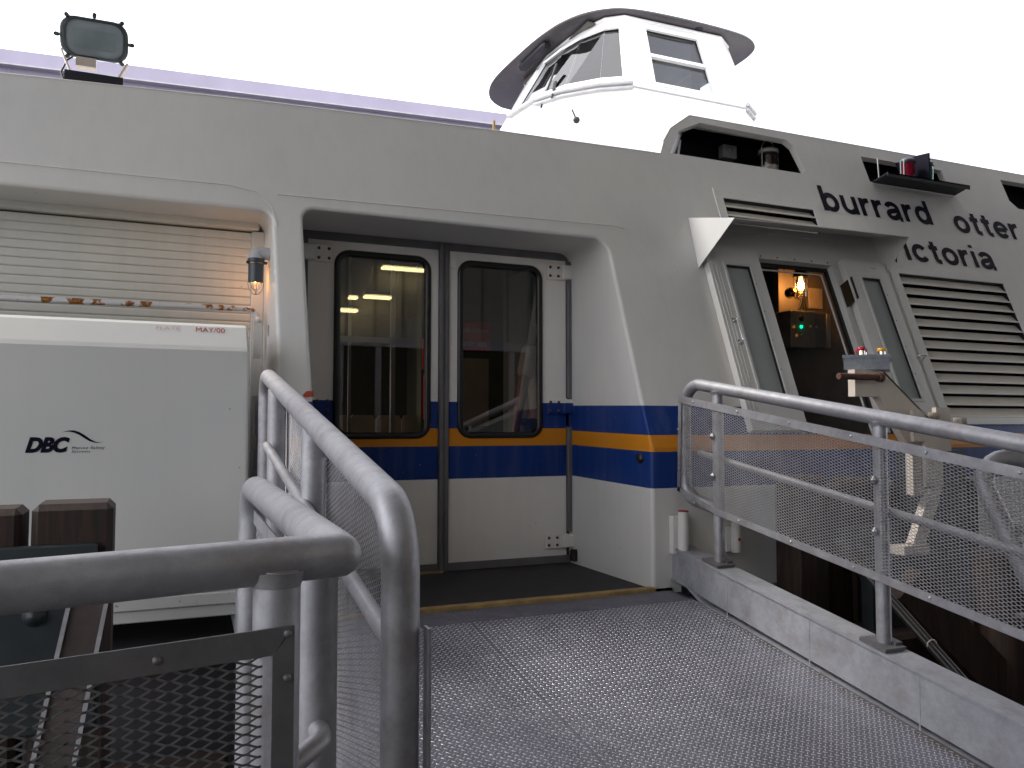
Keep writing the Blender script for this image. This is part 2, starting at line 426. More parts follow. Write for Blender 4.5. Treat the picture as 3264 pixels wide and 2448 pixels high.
def reveal(mb, loop, depth_y, rb, closed=True, place=SP):
    """rounded lip + jamb going inboard to y=depth_y for an opening loop given in (x,z), counter-clockwise"""
    n = len(loop); vs = []; jv = []; K = 5
    for i in range(n):
        a = Vector(loop[i - 1 if (i or closed) else 0]); b = Vector(loop[(i + 1) % n if (i < n - 1 or closed) else n - 1])
        d = (b - a).normalized(); nrm = Vector((d.y, -d.x))
        p = Vector(loop[i])
        for k in range(K + 1):
            t_ = math.pi / 2 * k / K
            q = p + nrm * rb * (1 - math.sin(t_)); s_ = place(q.x, q.y, 0); s_.y += rb * (1 - math.cos(t_)); vs.append(s_)
        jv += [s_.copy(), Vector((p.x, depth_y, p.y))]
    m = K + 1; fs = []; jf = []
    for i in range(n if closed else n - 1):
        j = (i + 1) % n
        for k in range(m - 1): fs.append((i * m + k, j * m + k, j * m + k + 1, i * m + k + 1))
        jf.append((2 * i, 2 * j, 2 * j + 1, 2 * i + 1))
    mb.add(jv, jf, True)
    mb.add(vs, fs, True); return mb
def grow(loop, rb, closed=True):
    n = len(loop); out = []
    for i in range(n):
        a = Vector(loop[i - 1 if (i or closed) else 0]); b = Vector(loop[(i + 1) % n if (i < n - 1 or closed) else n - 1])
        d = (b - a).normalized(); out.append(tuple(Vector(loop[i]) + Vector((d.y, -d.x)) * rb))
    return out
def expanded(mb, P, umax, vmax, S=.0142, L=.034, wd=.0018, th=.0012, umin=lambda v: 0.0, ulim=None):
    """expanded-metal strands; P(u,v,out) maps panel coords (metres) to space"""
    rows = int(vmax / (S / 2))
    for i in range(rows):
        v0 = i * S / 2; a = umin(v0); b = umax if ulim is None else ulim(v0)
        k0 = int(a / (L / 2)) + 1; k1 = int(b / (L / 2))
        if k1 - k0 < 2: continue
        vs = []; prev = 0
        for k in range(k0, k1 + 1):
            sgn = 1 if (k + i) % 2 else -1
            u = k * L / 2; v = v0 + sgn * S / 4
            # short bond flat at each node
            for du in (-L * .07, L * .07):
                uu = u + du
                for dv, do in ((-wd, -th * .6), (wd * .3, -th), (wd, th * .6), (-wd * .3, th)): vs.append(P(uu, v + dv, do))
        n = len(vs) // 4
        fs = [(j * 4 + q, j * 4 + (q + 1) % 4, (j + 1) * 4 + (q + 1) % 4, (j + 1) * 4 + q) for j in range(n - 1) for q in range(4)]
        mb.add(vs, fs)
    return mb
def screw(mb, c, axis, r=.006, h=.004):
    return mb.lathe([(r, 0), (r, h * .4), (r * .6, h), (1e-5, h * 1.1)], c, axis, 10)
# ================================================================== THE SETTING
mb = MB(); mb.add([(-200, -200, -2.6), (200, -200, -2.6), (200, 300, -2.6), (-200, 300, -2.6)], [(0, 1, 2, 3)]); struct('water', mb, 'water')
mb = MB().box(-14, 16, -16, -.25, -.95, -.62); struct('terminal_floor', mb, 'asph')
# ================================================================== THE FERRY
ferry = thing('ferry', (2.5, 4.13, -.6), 'white passenger ferry with blue and orange stripes, lettered burrard otter Victoria', 'ferry')
rb = .022
door_loop = [(2.69, -.02), (2.69, ZK)] + [(2.69 - .10 + a, 2.165 - .10 + b) for a, b in arc((0, 0), .10, 0, 90, 8)] \
    + [(.74 + .07 + a, 2.165 - .07 + b) for a, b in arc((0, 0), .07, 90, 180, 6)] + [(.74, ZK), (.74, -.02)]
shut_loop = [(.575, -.02), (.575, ZK)] + [(.575 - .06 + a, 2.125 - .06 + b) for a, b in arc((0, 0), .06, 0, 90, 6)] + [(-4.5, 2.125)]
gd, gs = grow(door_loop, rb, False), grow(shut_loop, rb, False)
gd = [(x, (ZK if abs(z - ZK) < .02 else z)) for x, z in gd]; gs = [(x, (ZK if abs(z - ZK) < .02 else z)) for x, z in gs]
gd = [(x, z) for x, z in gd]; gdu = [p for p in gd if p[1] >= ZK]; gsu = [p for p in gs if p[1] >= ZK]
top_l = [(-4.5, 2.66), (-.76, 2.768), (.48, 2.835), (2.05, 2.885), (3.30, 2.905)]
top_r = [(3.36, 3.02), (3.45, 3.14), (3.66, 3.29), (14, 3.30)]
outer = top_l + top_r + [(14, ZK)] + gdu + gsu
doorway = [(3.87, .90), (4.585, .90), (4.585, 2.13), (3.87, 2.13)]
louv = [(5.27, 1.01), (6.47, 1.01), (6.47, 2.13), (5.27, 2.13)]
louv2 = [(3.75, 2.38), (4.60, 2.38), (4.60, 2.60), (3.75, 2.60)]
recess = [(3.39, 2.925), (4.62, 2.925), (4.66, 2.96), (4.615, 3.17), (4.56, 3.215), (3.74, 3.232), (3.53, 3.13)]
navh = [(5.34, 2.95), (6.285, 2.95), (6.285, 3.18), (5.34, 3.18)]
hole3 = [(7.12, 2.91), (8.0, 2.91), (8.0, 3.19), (7.045, 3.19), (7.045, 2.98)]
up = sheet(outer, [grow(h, .004) for h in (doorway, louv, louv2, recess, navh, hole3)], SP)
lo1 = sheet([(gs[0][0], -.03), (gd[-1][0], -.03), (gd[-1][0], ZK), (gs[0][0], ZK)], [], SP)
lo2 = sheet([(gd[0][0], -.03), (14, -.03), (14, ZK), (gd[0][0], ZK)], [], SP)
hull = MB(); hull.add(up.v, up.f); hull.add(lo1.v, lo1.f); hull.add(lo2.v, lo2.f)
reveal(hull, door_loop, 5.17, rb, False); reveal(hull, shut_loop, 5.06, rb, False)
for h, d in ((doorway, None), (louv, None), (louv2, None), (recess, None), (navh, None), (hole3, None)):
    n = len(h); vs = [SP(x, z, 0) for x, z in grow(h, .004)]; vs += [v - UPN * .05 for v in vs]
    hull.add(vs, [(i, (i + 1) % n, (i + 1) % n + n, i + n) for i in range(n)])
# coping along the top edge and inboard face of the bulwark
cp = top_l + top_r
for (xa, za), (xb, zb) in zip(cp[:-1], cp[1:]):
    a, b = SP(xa, za), SP(xb, zb)
    hull.add([a, b, b + Vector((0, .09, 0)), a + Vector((0, .09, 0)), b + Vector((0, .09, -.06)), a + Vector((0, .09, -.06))], [(0, 1, 2, 3), (3, 2, 4, 5)])
for seg_ in (top_l, top_r): hull.tube([SP(x, z, -.006) + Vector((0, 0, -.002)) for x, z in seg_], .009, 8)
hullp = part('hull_side', hull, 'hull', ferry)
mb = MB()
for path in ([(.61, 2.235), (1.5, 2.25), (2.80, 2.272), (2.85, 2.255)], [(-3.5, 2.22), (.36, 2.26), (.50, 2.235), (.575, 2.15), (.60, 2.04)]):
    mb.tube([SP(x, z, .001) for x, z in path], .0035, 6)
part('weld_seam', mb, 'white', ferry)
mb = MB(); mb.box(-4.5, 14, 5.02, 14.5, 2.62, 2.70); mb.box(3.3, 14, 5.15, 14.5, 2.70, 2.78); part('upper_deck', mb, 'white', ferry)
mb = MB(); mb.box(-4.5, 14, 3.94, 14.5, -.10, -.032); mb.box(-4.5, 14, 4.0, 14.5, -1.4, -.10); part('rubbing_band', mb, 'sponson', ferry)
mb = MB(); mb.box(.76, 2.83, 4.13, 5.6, -.03, 0); part('door_sill', mb, 'darkdeck', ferry)
each('sill_edging', [MB().box(.72, 2.70, 4.112, 4.165, -.03, .010, .004), MB().box(.9, 1.74, 5.12, 5.15, 0, .012)], 'yellow', ferry)
mb = MB(); mb.tube([SP(2.90, .86, .0), SP(2.90, .86, .004)], .02, 12)
# passenger cabin seen dimly through the door glass
mb = MB()
mb.box(-4.4, 3.25, 5.6, 11.0, -.02, .0); mb.box(-4.4, 3.25, 5.26, 11.0, 2.42, 2.48)
mb.box(3.2, 3.26, 5.3, 11, 0, 2.42); mb.box(-4.4, 3.25, 11, 11.06, 0, .95); mb.box(-4.4, 3.25, 11, 11.06, 1.9, 2.42)
for x in (-4.4, -1.6): mb.box(x, x + .2, 11.0, 11.05, .95, 1.9)
mb.box(1.6, 3.25, 11.0, 11.05, .95, 1.9)
mb.box(-4.4, .80, 5.2, 5.26, 0, 2.62); mb.box(2.83, 3.3, 5.2, 5.26, 0, 2.62); mb.box(.80, 2.83, 5.2, 5.26, 2.16, 2.62)
part('cabin_lining', mb, 'interior', ferry)
each('cabin_pillar', [MB().box(2.12, 2.66, 6.3, 6.42, .0, 2.42), MB().box(1.95, 2.06, 6.3, 6.42, 0, 2.42)], 'greenpillar', ferry)
mb = MB(); mb.box(1.50, 1.53, 5.55, 5.58, 0, 2.4); mb.box(1.05, 1.53, 5.55, 5.58, 1.52, 1.56); mb.box(1.28, 1.30, 5.9, 5.92, .4, 2.4); part('cabin_handrail', mb, 'alu', ferry)
sg = part('cabin_sign', MB().box(2.19, 2.53, 6.27, 6.299, 1.56, 1.80), 'redsign', ferry)
pl6 = lambda x, z, o: Vector((x, 6.27 - o, z))
text_part('lettering', 'Life Jackets', 'whitetext', sg, 2.29, 2.51, 1.70, 1.75, pl6)
text_part('lettering', 'under seats', 'whitetext', sg, 2.29, 2.50, 1.60, 1.65, pl6)
sg = part('cabin_sign', MB().box(1.955, 2.055, 6.27, 6.299, 1.40, 1.64), 'redsign', ferry)
part('blue_panel', MB().box(1.965, 2.05, 6.262, 6.269, 1.45, 1.57), 'bluesign', sg)
each('cabin_poster', [MB().box(2.17, 2.25, 6.27, 6.299, 1.06, 1.44), MB().box(2.28, 2.52, 6.28, 6.299, .95, 1.5)], 'cream', ferry)
part('cabin_notice', MB().box(1.965, 2.04, 6.27, 6.299, 1.0, 1.36), 'redsign', ferry)
# ---- double doors
def leaf(x0, x1, wx0, wx1, hinge_left):
    z0, z1 = .055, 2.115; y = 5.16
    lp = rrect(wx0, wx1, .878, 2.052, .085)
    P = lambda x, z, o=0: Vector((x, y - o, z))
    mb = sheet([(x0, z0), (x1, z0), (x1, z1), (x0, z1)], [lp], P)
    n = len(lp); vs = [P(a, b) for a, b in lp] + [P(a, b, -.05) for a, b in lp]
    mb.add(vs, [(i, (i + 1) % n, (i + 1) % n + n, i + n) for i in range(n)])
    mb.add([P(x0, z0), P(x0, z1), P(x1, z1), P(x1, z0)] + [P(x0, z0, -.04), P(x0, z1, -.04), P(x1, z1, -.04), P(x1, z0, -.04)], [(0, 1, 5, 4), (1, 2, 6, 5), (2, 3, 7, 6), (3, 0, 4, 7)])
    d = part('door', mb, 'door', ferry)
    # rounded rubber gasket
    g = MB(); K = 8; vs = []
    for i in range(n):
        a, b = Vector(lp[i - 1]), Vector(lp[(i + 1) % n]); t_ = (b - a).normalized(); nr = Vector((t_.y, -t_.x)); p = Vector(lp[i]) - nr * .010
        for k in range(K):
            an = 2 * math.pi * k / K; q = p + nr * .021 * math.cos(an); vs.append(Vector((q.x, y - .004 - .014 * math.sin(an), q.y)))
    g.add(vs, [(i * K + k, ((i + 1) % n) * K + k, ((i + 1) % n) * K + (k + 1) % K, i * K + (k + 1) % K) for i in range(n) for k in range(K)], True)
    part('window_gasket', g, 'black', d)
    li = rrect(wx0 + .022, wx1 - .022, .9, 2.03, .07)
    gl = MB(); gl.add([(a, y + .008, b) for a, b in li[::-1]], [list(range(len(li)))[::1]]);
    if (Vector(gl.v[1]) - Vector(gl.v[0])).cross(Vector(gl.v[9]) - Vector(gl.v[0])).y > 0: gl.f = [f[::-1] for f in gl.f]
    part('window_pane', gl, 'doorglass', d)
    each('rubber_seal', [MB().box(x0 - .035, x1 + .035, y - .012, y + .03, z1 + .002, z1 + .05), MB().box(x0 - .035, x1 + .03, y - .012, y + .03, .005, z0 - .002)], 'greyrubber', d)
    return d
dl = leaf(.862, 1.712, 1.035, 1.650, True); dr = leaf(1.785, 2.655, 1.855, 2.462, False)
part('centre_seal', MB().box(1.716, 1.744, 5.125, 5.19, .0, 2.16, .006).box(1.746, 1.781, 5.135, 5.19, .0, 2.16, .006), 'greyrubber', ferry)
each('side_seal', [MB().box(.826, .858, 5.14, 5.19, 0, 2.11), MB().box(2.660, 2.70, 5.135, 5.19, 1.14, 2.11, .005), MB().box(2.660, 2.70, 5.135, 5.19, .215, .945, .005)], 'greyrubber', ferry)
fr = MB(); fr.box(.76, 2.84, 5.17, 5.2, 2.165, 2.30); fr.box(.74, .826, 5.165, 5.2, 0, 2.2); fr.box(2.70, 2.772, 5.165, 5.2, 0, 2.22)
fr.tube([(2.752, 5.135, .10), (2.752, 5.135, 2.20)], .021, 12)
part('door_frame', fr, 'door', ferry)
def hinge(x0, x1, z0, z1, d, lug_x0, lug_x1, right=True):
    h = MB(); h.box(x0, x1, 5.142, 5.1585, z0, z1, .004)
    h.box(lug_x0, lug_x1, 5.118, 5.1585, z0 + .006, z1 - .006, .006)
    b = MB()
    for zz_ in (z0 + .025, z1 - .025):
        for xx in ((x0 + .022, x0 + .085) if right else (x1 - .085, x1 - .022)):
            screw(b, (xx, 5.142, zz_), (0, -1, 0), .010, .010)
    part2('hinge', [(h, 'door'), (b, 'ruststeel')], d)
hinge(2.505, 2.66, 1.975, 2.085, dr, 2.62, 2.755); hinge(2.505, 2.66, 1.03, 1.14, dr, 2.62, 2.745); hinge(2.49, 2.66, .105, .205, dr, 2.60, 2.75)
hinge(.86, 1.01, 1.972, 2.082, dl, .80, .90, False); hinge(.86, 1.01, 1.02, 1.13, dl, .80, .90, False)
part('corner_plate', MB().box(1.79, 1.845, 5.152, 5.1595, 2.0, 2.105, .002), 'door', dr)
mb = MB(); mb.box(2.66, 2.72, 5.06, 5.13, .02, .10, .01); mb.tube([(2.69, 5.09, .1), (2.70, 5.08, .05), (2.755, 5.07, .06)], .022, 8); part('door_closer', mb, 'black', ferry)
part('scupper', MB().lathe([(.0001, .02), (.028, .018), (.032, 0)], (2.692, 4.25, .755), (-1, 0, 0), 16), 'black', ferry)
# ---- roller shutter in the left opening
mb = MB(); zb = 2.075; x0, x1 = -4.5, .505; zc = zb
prof = []
while zc > -.03:
    prof += [(4.984, zc), (4.981, zc - .010), (4.9805, zc - .038), (4.984, zc - .0445), (4.992, zc - .0470)]; zc -= .0475
vs = [(x, y_, z_) for y_, z_ in prof for x in (x0, x1)]
mb.add(vs, [(2 * i, 2 * i + 1, 2 * i + 3, 2 * i + 2) for i in range(len(prof) - 1)])
sh = part('roller_shutter', mb, 'shutter', ferry)
mb = MB(); mb.box(-4.5, .545, 4.93, 5.02, 2.085, 2.18, .008); part('shutter_header', mb, 'shutter', ferry)
mb = MB(); mb.box(.506, .575, 4.95, 5.04, -.03, 2.08, .004); part('shutter_guide', mb, 'box', ferry)
mb = MB(); mb.tube([(-4.5, 4.78, 1.555)] + [tuple(p) for p in bend((-4, 4.78, 1.59), (.525, 4.78, 1.602), (.525, 4.78, 1.3), .06)] + [(.525, 4.78, 1.525)], .0155, 12)
rp = part('storm_rail', mb, 'rusty', ferry)
mb = MB(); mb.bar((.527, 4.775, 1.54), (.527, 4.83, 1.33), .045, .03, (0, 1, 0)); screw(mb, (.527, 4.76, 1.54), (0, -1, 0), .017, .014); part('rail_bracket', mb, 'white', rp)
mb = MB(); mb.bar((.575, 4.70, 1.50), (.605, 4.64, 1.22), .012, .05, (0, 1, 0)); mb.bar((.60, 4.64, 1.22), (.60, 4.6, .9), .012, .04, (0, 1, 0)); part('latch_bar', mb, 'alu', ferry)
mb = MB(); mb.box(.52, .56, 4.86, 4.93, .70, .82); mb.box(.525, .545, 4.86, 4.93, .9, 1.12); part('guide_bracket', MB().box(.52, .56, 4.86, 4.93, .70, .82).box(.535, .545, 4.9, 4.93, .82, .9).box(.525, .545, 4.86, 4.93, .9, 1.12), 'alu', ferry)
part('touch_up_patch', sheet([(.688, 1.103), (.71, 1.125), (.742, 1.126), (.744, 1.098), (.70, 1.092)], [], SP, .0025), simple('red_lead', (.40, .06, .03)), ferry)
# ---- lettering on the ship side
spt = lambda x, z, o: SP(x, z, o)
def ell(cx, cy, rx, ry, a0, a1, n=22): return [(cx + rx * math.cos(R(a0 + (a1 - a0) * i / n)), cy + ry * math.sin(R(a0 + (a1 - a0) * i / n))) for i in range(n + 1)]
GL = {'o': (1.0, [ell(.5, .5, .385, .40, 0, 360, 32)]), 'b': (1.03, [[(.13, 0), (.13, 1.38)], ell(.53, .5, .37, .40, 0, 360, 32)]),
      'd': (1.03, [[(.90, 0), (.90, 1.38)], ell(.50, .5, .37, .40, 0, 360, 32)]),
      'u': (1.0, [[(.14, 1.0), (.14, .42)] + ell(.48, .42, .34, .32, 180, 330, 12), [(.84, 0), (.84, 1.0)]]),
      'r': (.64, [[(.13, 0), (.13, 1.0)], ell(.55, .46, .42, .43, 178, 96, 12) + [(.62, .885)]]),
      'a': (.98, [ell(.46, .64, .34, .27, 165, 20, 12) + [(.80, .60), (.80, .20), (.86, .06), (.95, .04)], [(.80, .58), (.62, .53), (.40, .49)] + ell(.38, .28, .26, .19, 110, 290, 12) + [(.60, .15), (.80, .34)]]),
      't': (.62, [[(.30, 1.28), (.30, .28), (.34, .15), (.44, .10), (.58, .10)], [(.02, .90), (.58, .90)]]),
      'e': (1.0, [[(.12, .50), (.86, .50)], ell(.5, .5, .385, .40, 0, 322, 28)]), 'c': (.98, [ell(.5, .5, .38, .40, 38, 322, 28)]),
      'i': (.36, [[(.18, 0), (.18, 1.0)], [(.18, 1.20), (.18, 1.38)]]), 'V': (1.18, [[(.08, 1.38), (.59, .08), (1.10, 1.38)]])}
def stroke(mb, P, wd, mp):
    n = len(P); L_, R_ = [], []; closed = (Vector(P[0]) - Vector(P[-1])).length < 1e-4
    for i in range(n):
        a = Vector(P[i - 1] if i else (P[-2] if closed else P[0])); b = Vector(P[i + 1] if i < n - 1 else (P[1] if closed else P[-1])); p = Vector(P[i])
        d1 = (p - a).normalized() if (p - a).length > 1e-6 else (b - p).normalized(); d2 = (b - p).normalized() if (b - p).length > 1e-6 else d1
        t_ = (d1 + d2).normalized(); nn = Vector((-t_.y, t_.x)); k = wd / max(.35, nn.dot(Vector((-d1.y, d1.x)))); L_.append(p + nn * k); R_.append(p - nn * k)
    mb.add([mp(*q_) for q_ in L_ + R_], [(i, i + 1, n + i + 1, n + i) for i in range(n - 1)])
def sign(word, x0, x1, z0, xh, wd=.122, gap=.17):
    tot = sum(GL[c][0] for c in word) + gap * (len(word) - 1); sx = (x1 - x0) / tot; cx_ = 0
    for k, c in enumerate(word):
        mb = MB()
        for j, P in enumerate(GL[c][1]): stroke(mb, P, wd, lambda u, v, j=j: SP(x0 + (cx_ + u) * sx, z0 + v * xh, .003 + .0004 * j))
        part('letter_' + c.lower(), mb, 'navy', ferry); cx_ += GL[c][0] + gap
sign('burrard', 4.725, 5.905, 2.612, .160, .132); sign('otter', 6.17, 6.98, 2.578, .155, .132); sign('Victoria', 5.20, 6.475, 2.258, .150, .132)
# ---- side doorway
dfm = MB()
for a, b, c, e in ((3.845, 4.62, 2.13, 2.165), (4.585, 4.622, .9, 2.129), (3.845, 3.87, .9, 2.129)):
    dfm.prism([SP(a, c, .018), SP(b, c, .018), SP(b, e, .018), SP(a, e, .018)], -UPN * .07)
mb = MB()
for x in (3.93, 4.08, 4.24, 4.40, 4.55): screw(mb, SP(x, 2.148, .018), UPN, .006, .004)
sw = part2('doorway_frame', [(dfm, 'white'), (mb, 'black')], ferry)
part('door_gasket', MB().prism([SP(3.872, 2.105, -.03), SP(4.583, 2.105, -.03), SP(4.583, 2.128, -.03), SP(3.872, 2.128, -.03)], -UPN * .02)
     .prism([SP(4.56, .92, -.03), SP(4.583, .92, -.03), SP(4.583, 2.104, -.03), SP(4.56, 2.104, -.03)], -UPN * .02), 'black', sw)
part('inner_trim', MB().tube([SP(3.88, 2.09, -.06), SP(4.54, 2.09, -.06), SP(4.54, .92, -.06)], .008, 8), 'white', sw)
# machinery space behind
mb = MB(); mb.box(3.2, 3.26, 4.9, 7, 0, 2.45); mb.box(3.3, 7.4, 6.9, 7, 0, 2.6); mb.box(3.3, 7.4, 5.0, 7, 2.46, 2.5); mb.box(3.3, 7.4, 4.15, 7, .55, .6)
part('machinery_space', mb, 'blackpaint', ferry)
mb = MB(); mb.box(5.25, 7.4, 5.93, 6.0, .6, 2.46); part('inner_bulkhead', mb, simple('warm_grey_bulkhead', (.24, .21, .17), .6), ferry)
# open door leaves folded back against the ship side
def side_leaf(x0, x1, wx0, wx1, name_handle):
    P0 = lambda x, z, o: SP(x, z, o)
    z0, z1 = .905, 2.165
    mb = MB(); o_ = sheet([(x0, z0), (x1, z0), (x1, z1), (x0, z1)], [[(wx0, 1.12), (wx1, 1.12), (wx1, 2.03), (wx0, 2.03)]], P0, .055)
    mb.add(o_.v, o_.f)
    for lp, d in (([(x0, z0), (x1, z0), (x1, z1), (x0, z1)], .053), ([(wx0, 1.12), (wx1, 1.12), (wx1, 2.03), (wx0, 2.03)], .03)):
        vs = [P0(a, b, .055) for a, b in lp] + [P0(a, b, .055 - d) for a, b in lp]
        mb.add(vs, [(i, (i + 1) % 4, (i + 1) % 4 + 4, i + 4) for i in range(4)])
    d = part('side_door', mb, 'white', ferry)
    f = MB()
    for a, b, c, e in ((wx0 - .018, wx1 + .018, 2.03, 2.05), (wx0 - .018, wx1 + .018, 1.10, 1.12), (wx0 - .018, wx0, 1.12, 2.03), (wx1, wx1 + .024, 1.12, 2.03)):
        f.prism([P0(a, c, .063), P0(b, c, .063), P0(b, e, .063), P0(a, e, .063)], -UPN * .01)
    fp = part('window_frame', f, 'box', d)
    g = MB().prism([P0(wx1 - .009, 1.12, .052), P0(wx1, 1.12, .052), P0(wx1, 2.03, .052), P0(wx1 - .009, 2.03, .052)], -UPN * .01)
    g.prism([P0(wx0, 2.02, .052), P0(wx1 - .009, 2.02, .052), P0(wx1 - .009, 2.03, .052), P0(wx0, 2.03, .052)], -UPN * .01)
    for z in (1.3, 1.5, 1.7, 1.9): screw(g, P0(wx1 + .012, z, .063), UPN, .004, .003)
    part('glazing_strip', g, 'black', d)
    part('frosted_pane', MB().prism([P0(wx0, 1.12, .035), P0(wx1, 1.12, .035), P0(wx1, 2.03, .035), P0(wx0, 2.03, .035)], -UPN * .006), 'frost', d)
    return d
s1 = side_leaf(3.42, 3.868, 3.56, 3.765, 1); s2 = side_leaf(4.665, 5.09, 4.80, 4.985, 2)
mb = MB(); 
for x in (3.445, 3.475, 3.50): mb.tube([SP(x, .93, .056), SP(x, 2.15, .056)], .0025, 5)
part('edge_bead', mb, 'box', s1)
def grab(x, z0, z1):
    a, b = SP(x, z0, .055), SP(x, z1, .055); mb = MB()
    mb.tube([a] + bend(a, a + UPN * .035, b + UPN * .035, .012, 4) + bend(a + UPN * .035, b + UPN * .035, b, .012, 4) + [b], .0065, 10)
    for p in (a, b): mb.prism([p + Vector((dx, 0, 0)) + UPU * dz + UPN * .003 for dx, dz in ((-.016, -.018), (.016, -.018), (.016, .018), (-.016, .018))], -UPN * .003)
    return mb
part('door_handle', grab(3.503, 1.475, 1.625), 'chrome', s1)
mb = MB(); a = SP(5.075, 1.42, .055); mb.tube([a, a + UPN * .05 + Vector((-.03, 0, 0)), a + UPN * .05 + Vector((.04, 0, 0))], .006, 8); mb.tube([SP(5.15, 1.40, .0), SP(5.12, 1.425, .10)], .007, 8); part('hold_back_hook', mb, 'chrome', s2)
mb = MB(); mb.prism([SP(4.60, 1.80, .021), SP(4.70, 1.86, .062), SP(4.70, 2.03, .062), SP(4.60, 1.97, .021)], -UPN * .006); part('hinge', mb, 'bronze', s2)
mb = MB(); mb.tube([SP(4.93, 2.12, .06), SP(4.96, 2.105, .075), SP(4.98, 2.125, .06)], .006, 6); part('hook_eye', mb, 'white', s2)
# hood over the doorway
A0, A1 = SP(3.40, 2.40, .002), SP(5.13, 2.42, .002); B0, B1 = SP(3.375, 2.02, .002), SP(5.13, 2.10, .002); F0, F1 = Vector((3.40, 4.24, 2.283)), Vector((5.15, 4.36, 2.37))
F0 = Vector((3.40, 4.23, 2.285)); F1 = Vector((5.13, 4.39, 2.36))
def slab(mb, pts, t_=.006):
    P = [Vector(p) for p in pts]; nr = (P[1] - P[0]).cross(P[2] - P[0]).normalized() * t_; return mb.prism(P, nr)
hood = MB(); slab(hood, [A0, A1, F1, F0]); slab(hood, [A0 + Vector((-.004, 0, 0)), F0 + Vector((-.004, 0, 0)), B0 + Vector((-.004, 0, 0))]); slab(hood, [A1 + Vector((.004, 0, 0)), B1 + Vector((.004, 0, 0)), F1 + Vector((.004, 0, 0))])
part('doorway_hood', hood, 'white', ferry)
# ---- louvres
def louvre(x0, x1, z0, z1, n, fw, mat):
    fr = MB()
    for a, b, c, e in ((x0 - fw, x1 + fw, z1, z1 + fw), (x0 - fw, x1 + fw, z0 - fw * .6, z0), (x0 - fw, x0, z0, z1), (x1, x1 + fw, z0, z1)):
        fr.prism([SP(a, c, .010), SP(b, c, .010), SP(b, e, .010), SP(a, e, .010)], -UPN * .009)
    sc = MB(); k = int((x1 - x0 + 2 * fw) / .11)
    for i in range(k + 1):
        x = x0 - fw * .6 + (x1 - x0 + fw * 1.2) * i / k; screw(sc, SP(x, z1 + fw * .6, .010), UPN, .004, .003)
    for i in range(1, 8):
        z = z0 + (z1 - z0) * i / 8; screw(sc, SP(x0 - fw * .7, z, .010), UPN, .004, .003)
    f = part2('louvre_panel', [(fr, 'white'), (sc, 'bolt')], ferry)
    bx = MB(); bx.add([SP(x, z, -.16) for x, z in ((x0 - .05, z0 - .05), (x1 + .05, z0 - .05), (x1 + .05, z1 + .05), (x0 - .05, z1 + .05))], [(0, 1, 2, 3)])
    for (a, b), (c, e) in (((x0, z0), (x1, z0)), ((x1, z0), (x1, z1)), ((x1, z1), (x0, z1)), ((x0, z1), (x0, z0))):
        bx.add([SP(a, b, -.0), SP(c, e, -.0), SP(c, e, -.16), SP(a, b, -.16)], [(0, 1, 2, 3)])
    part('louvre_box', bx, 'blackpaint', f)
    for i in range(n):
        zc = z0 + (z1 - z0) * (i + .5) / n; h = (z1 - z0) / n
        s = MB(); pr_ = [(.006, -.50 * h), (.008, -.36 * h), (-.006, -.32 * h), (-.040, .54 * h), (-.046, .52 * h), (-.010, -.40 * h)]
        base = [SP(x0 + .001, zc, o) + UPU * dz for o, dz in pr_]
        s.prism(base, (x1 - x0 - .002, 0, 0)); part('louvre_slat', s, mat, f)
    for xx in ((x0 + x1) / 2,) if x1 - x0 > 1 else ():
        pass
    return f
louvre(5.27, 6.47, 1.01, 2.13, 13, .085, 'louver'); louvre(3.75, 4.60, 2.38, 2.60, 3, .07, 'louver')
# ---- dark recesses near the top of the bulwark
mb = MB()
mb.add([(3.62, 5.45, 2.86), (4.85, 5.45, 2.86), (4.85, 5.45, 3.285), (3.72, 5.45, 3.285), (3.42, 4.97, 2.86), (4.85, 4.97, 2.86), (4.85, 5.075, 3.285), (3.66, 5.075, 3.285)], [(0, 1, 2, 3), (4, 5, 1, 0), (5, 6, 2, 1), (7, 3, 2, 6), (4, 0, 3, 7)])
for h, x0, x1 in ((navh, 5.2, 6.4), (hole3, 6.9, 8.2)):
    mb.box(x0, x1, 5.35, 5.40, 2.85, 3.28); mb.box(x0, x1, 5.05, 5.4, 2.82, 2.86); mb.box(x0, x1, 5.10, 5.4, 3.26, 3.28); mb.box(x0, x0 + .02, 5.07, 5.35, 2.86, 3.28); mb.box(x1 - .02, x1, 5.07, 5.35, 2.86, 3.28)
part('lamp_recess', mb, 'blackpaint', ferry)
part('fascia_angle', MB().bar(SP(3.50, 2.93, -.10), SP(3.575, 3.12, -.10), .02, .05, (0, 1, 0)), 'whiteclean', ferry)
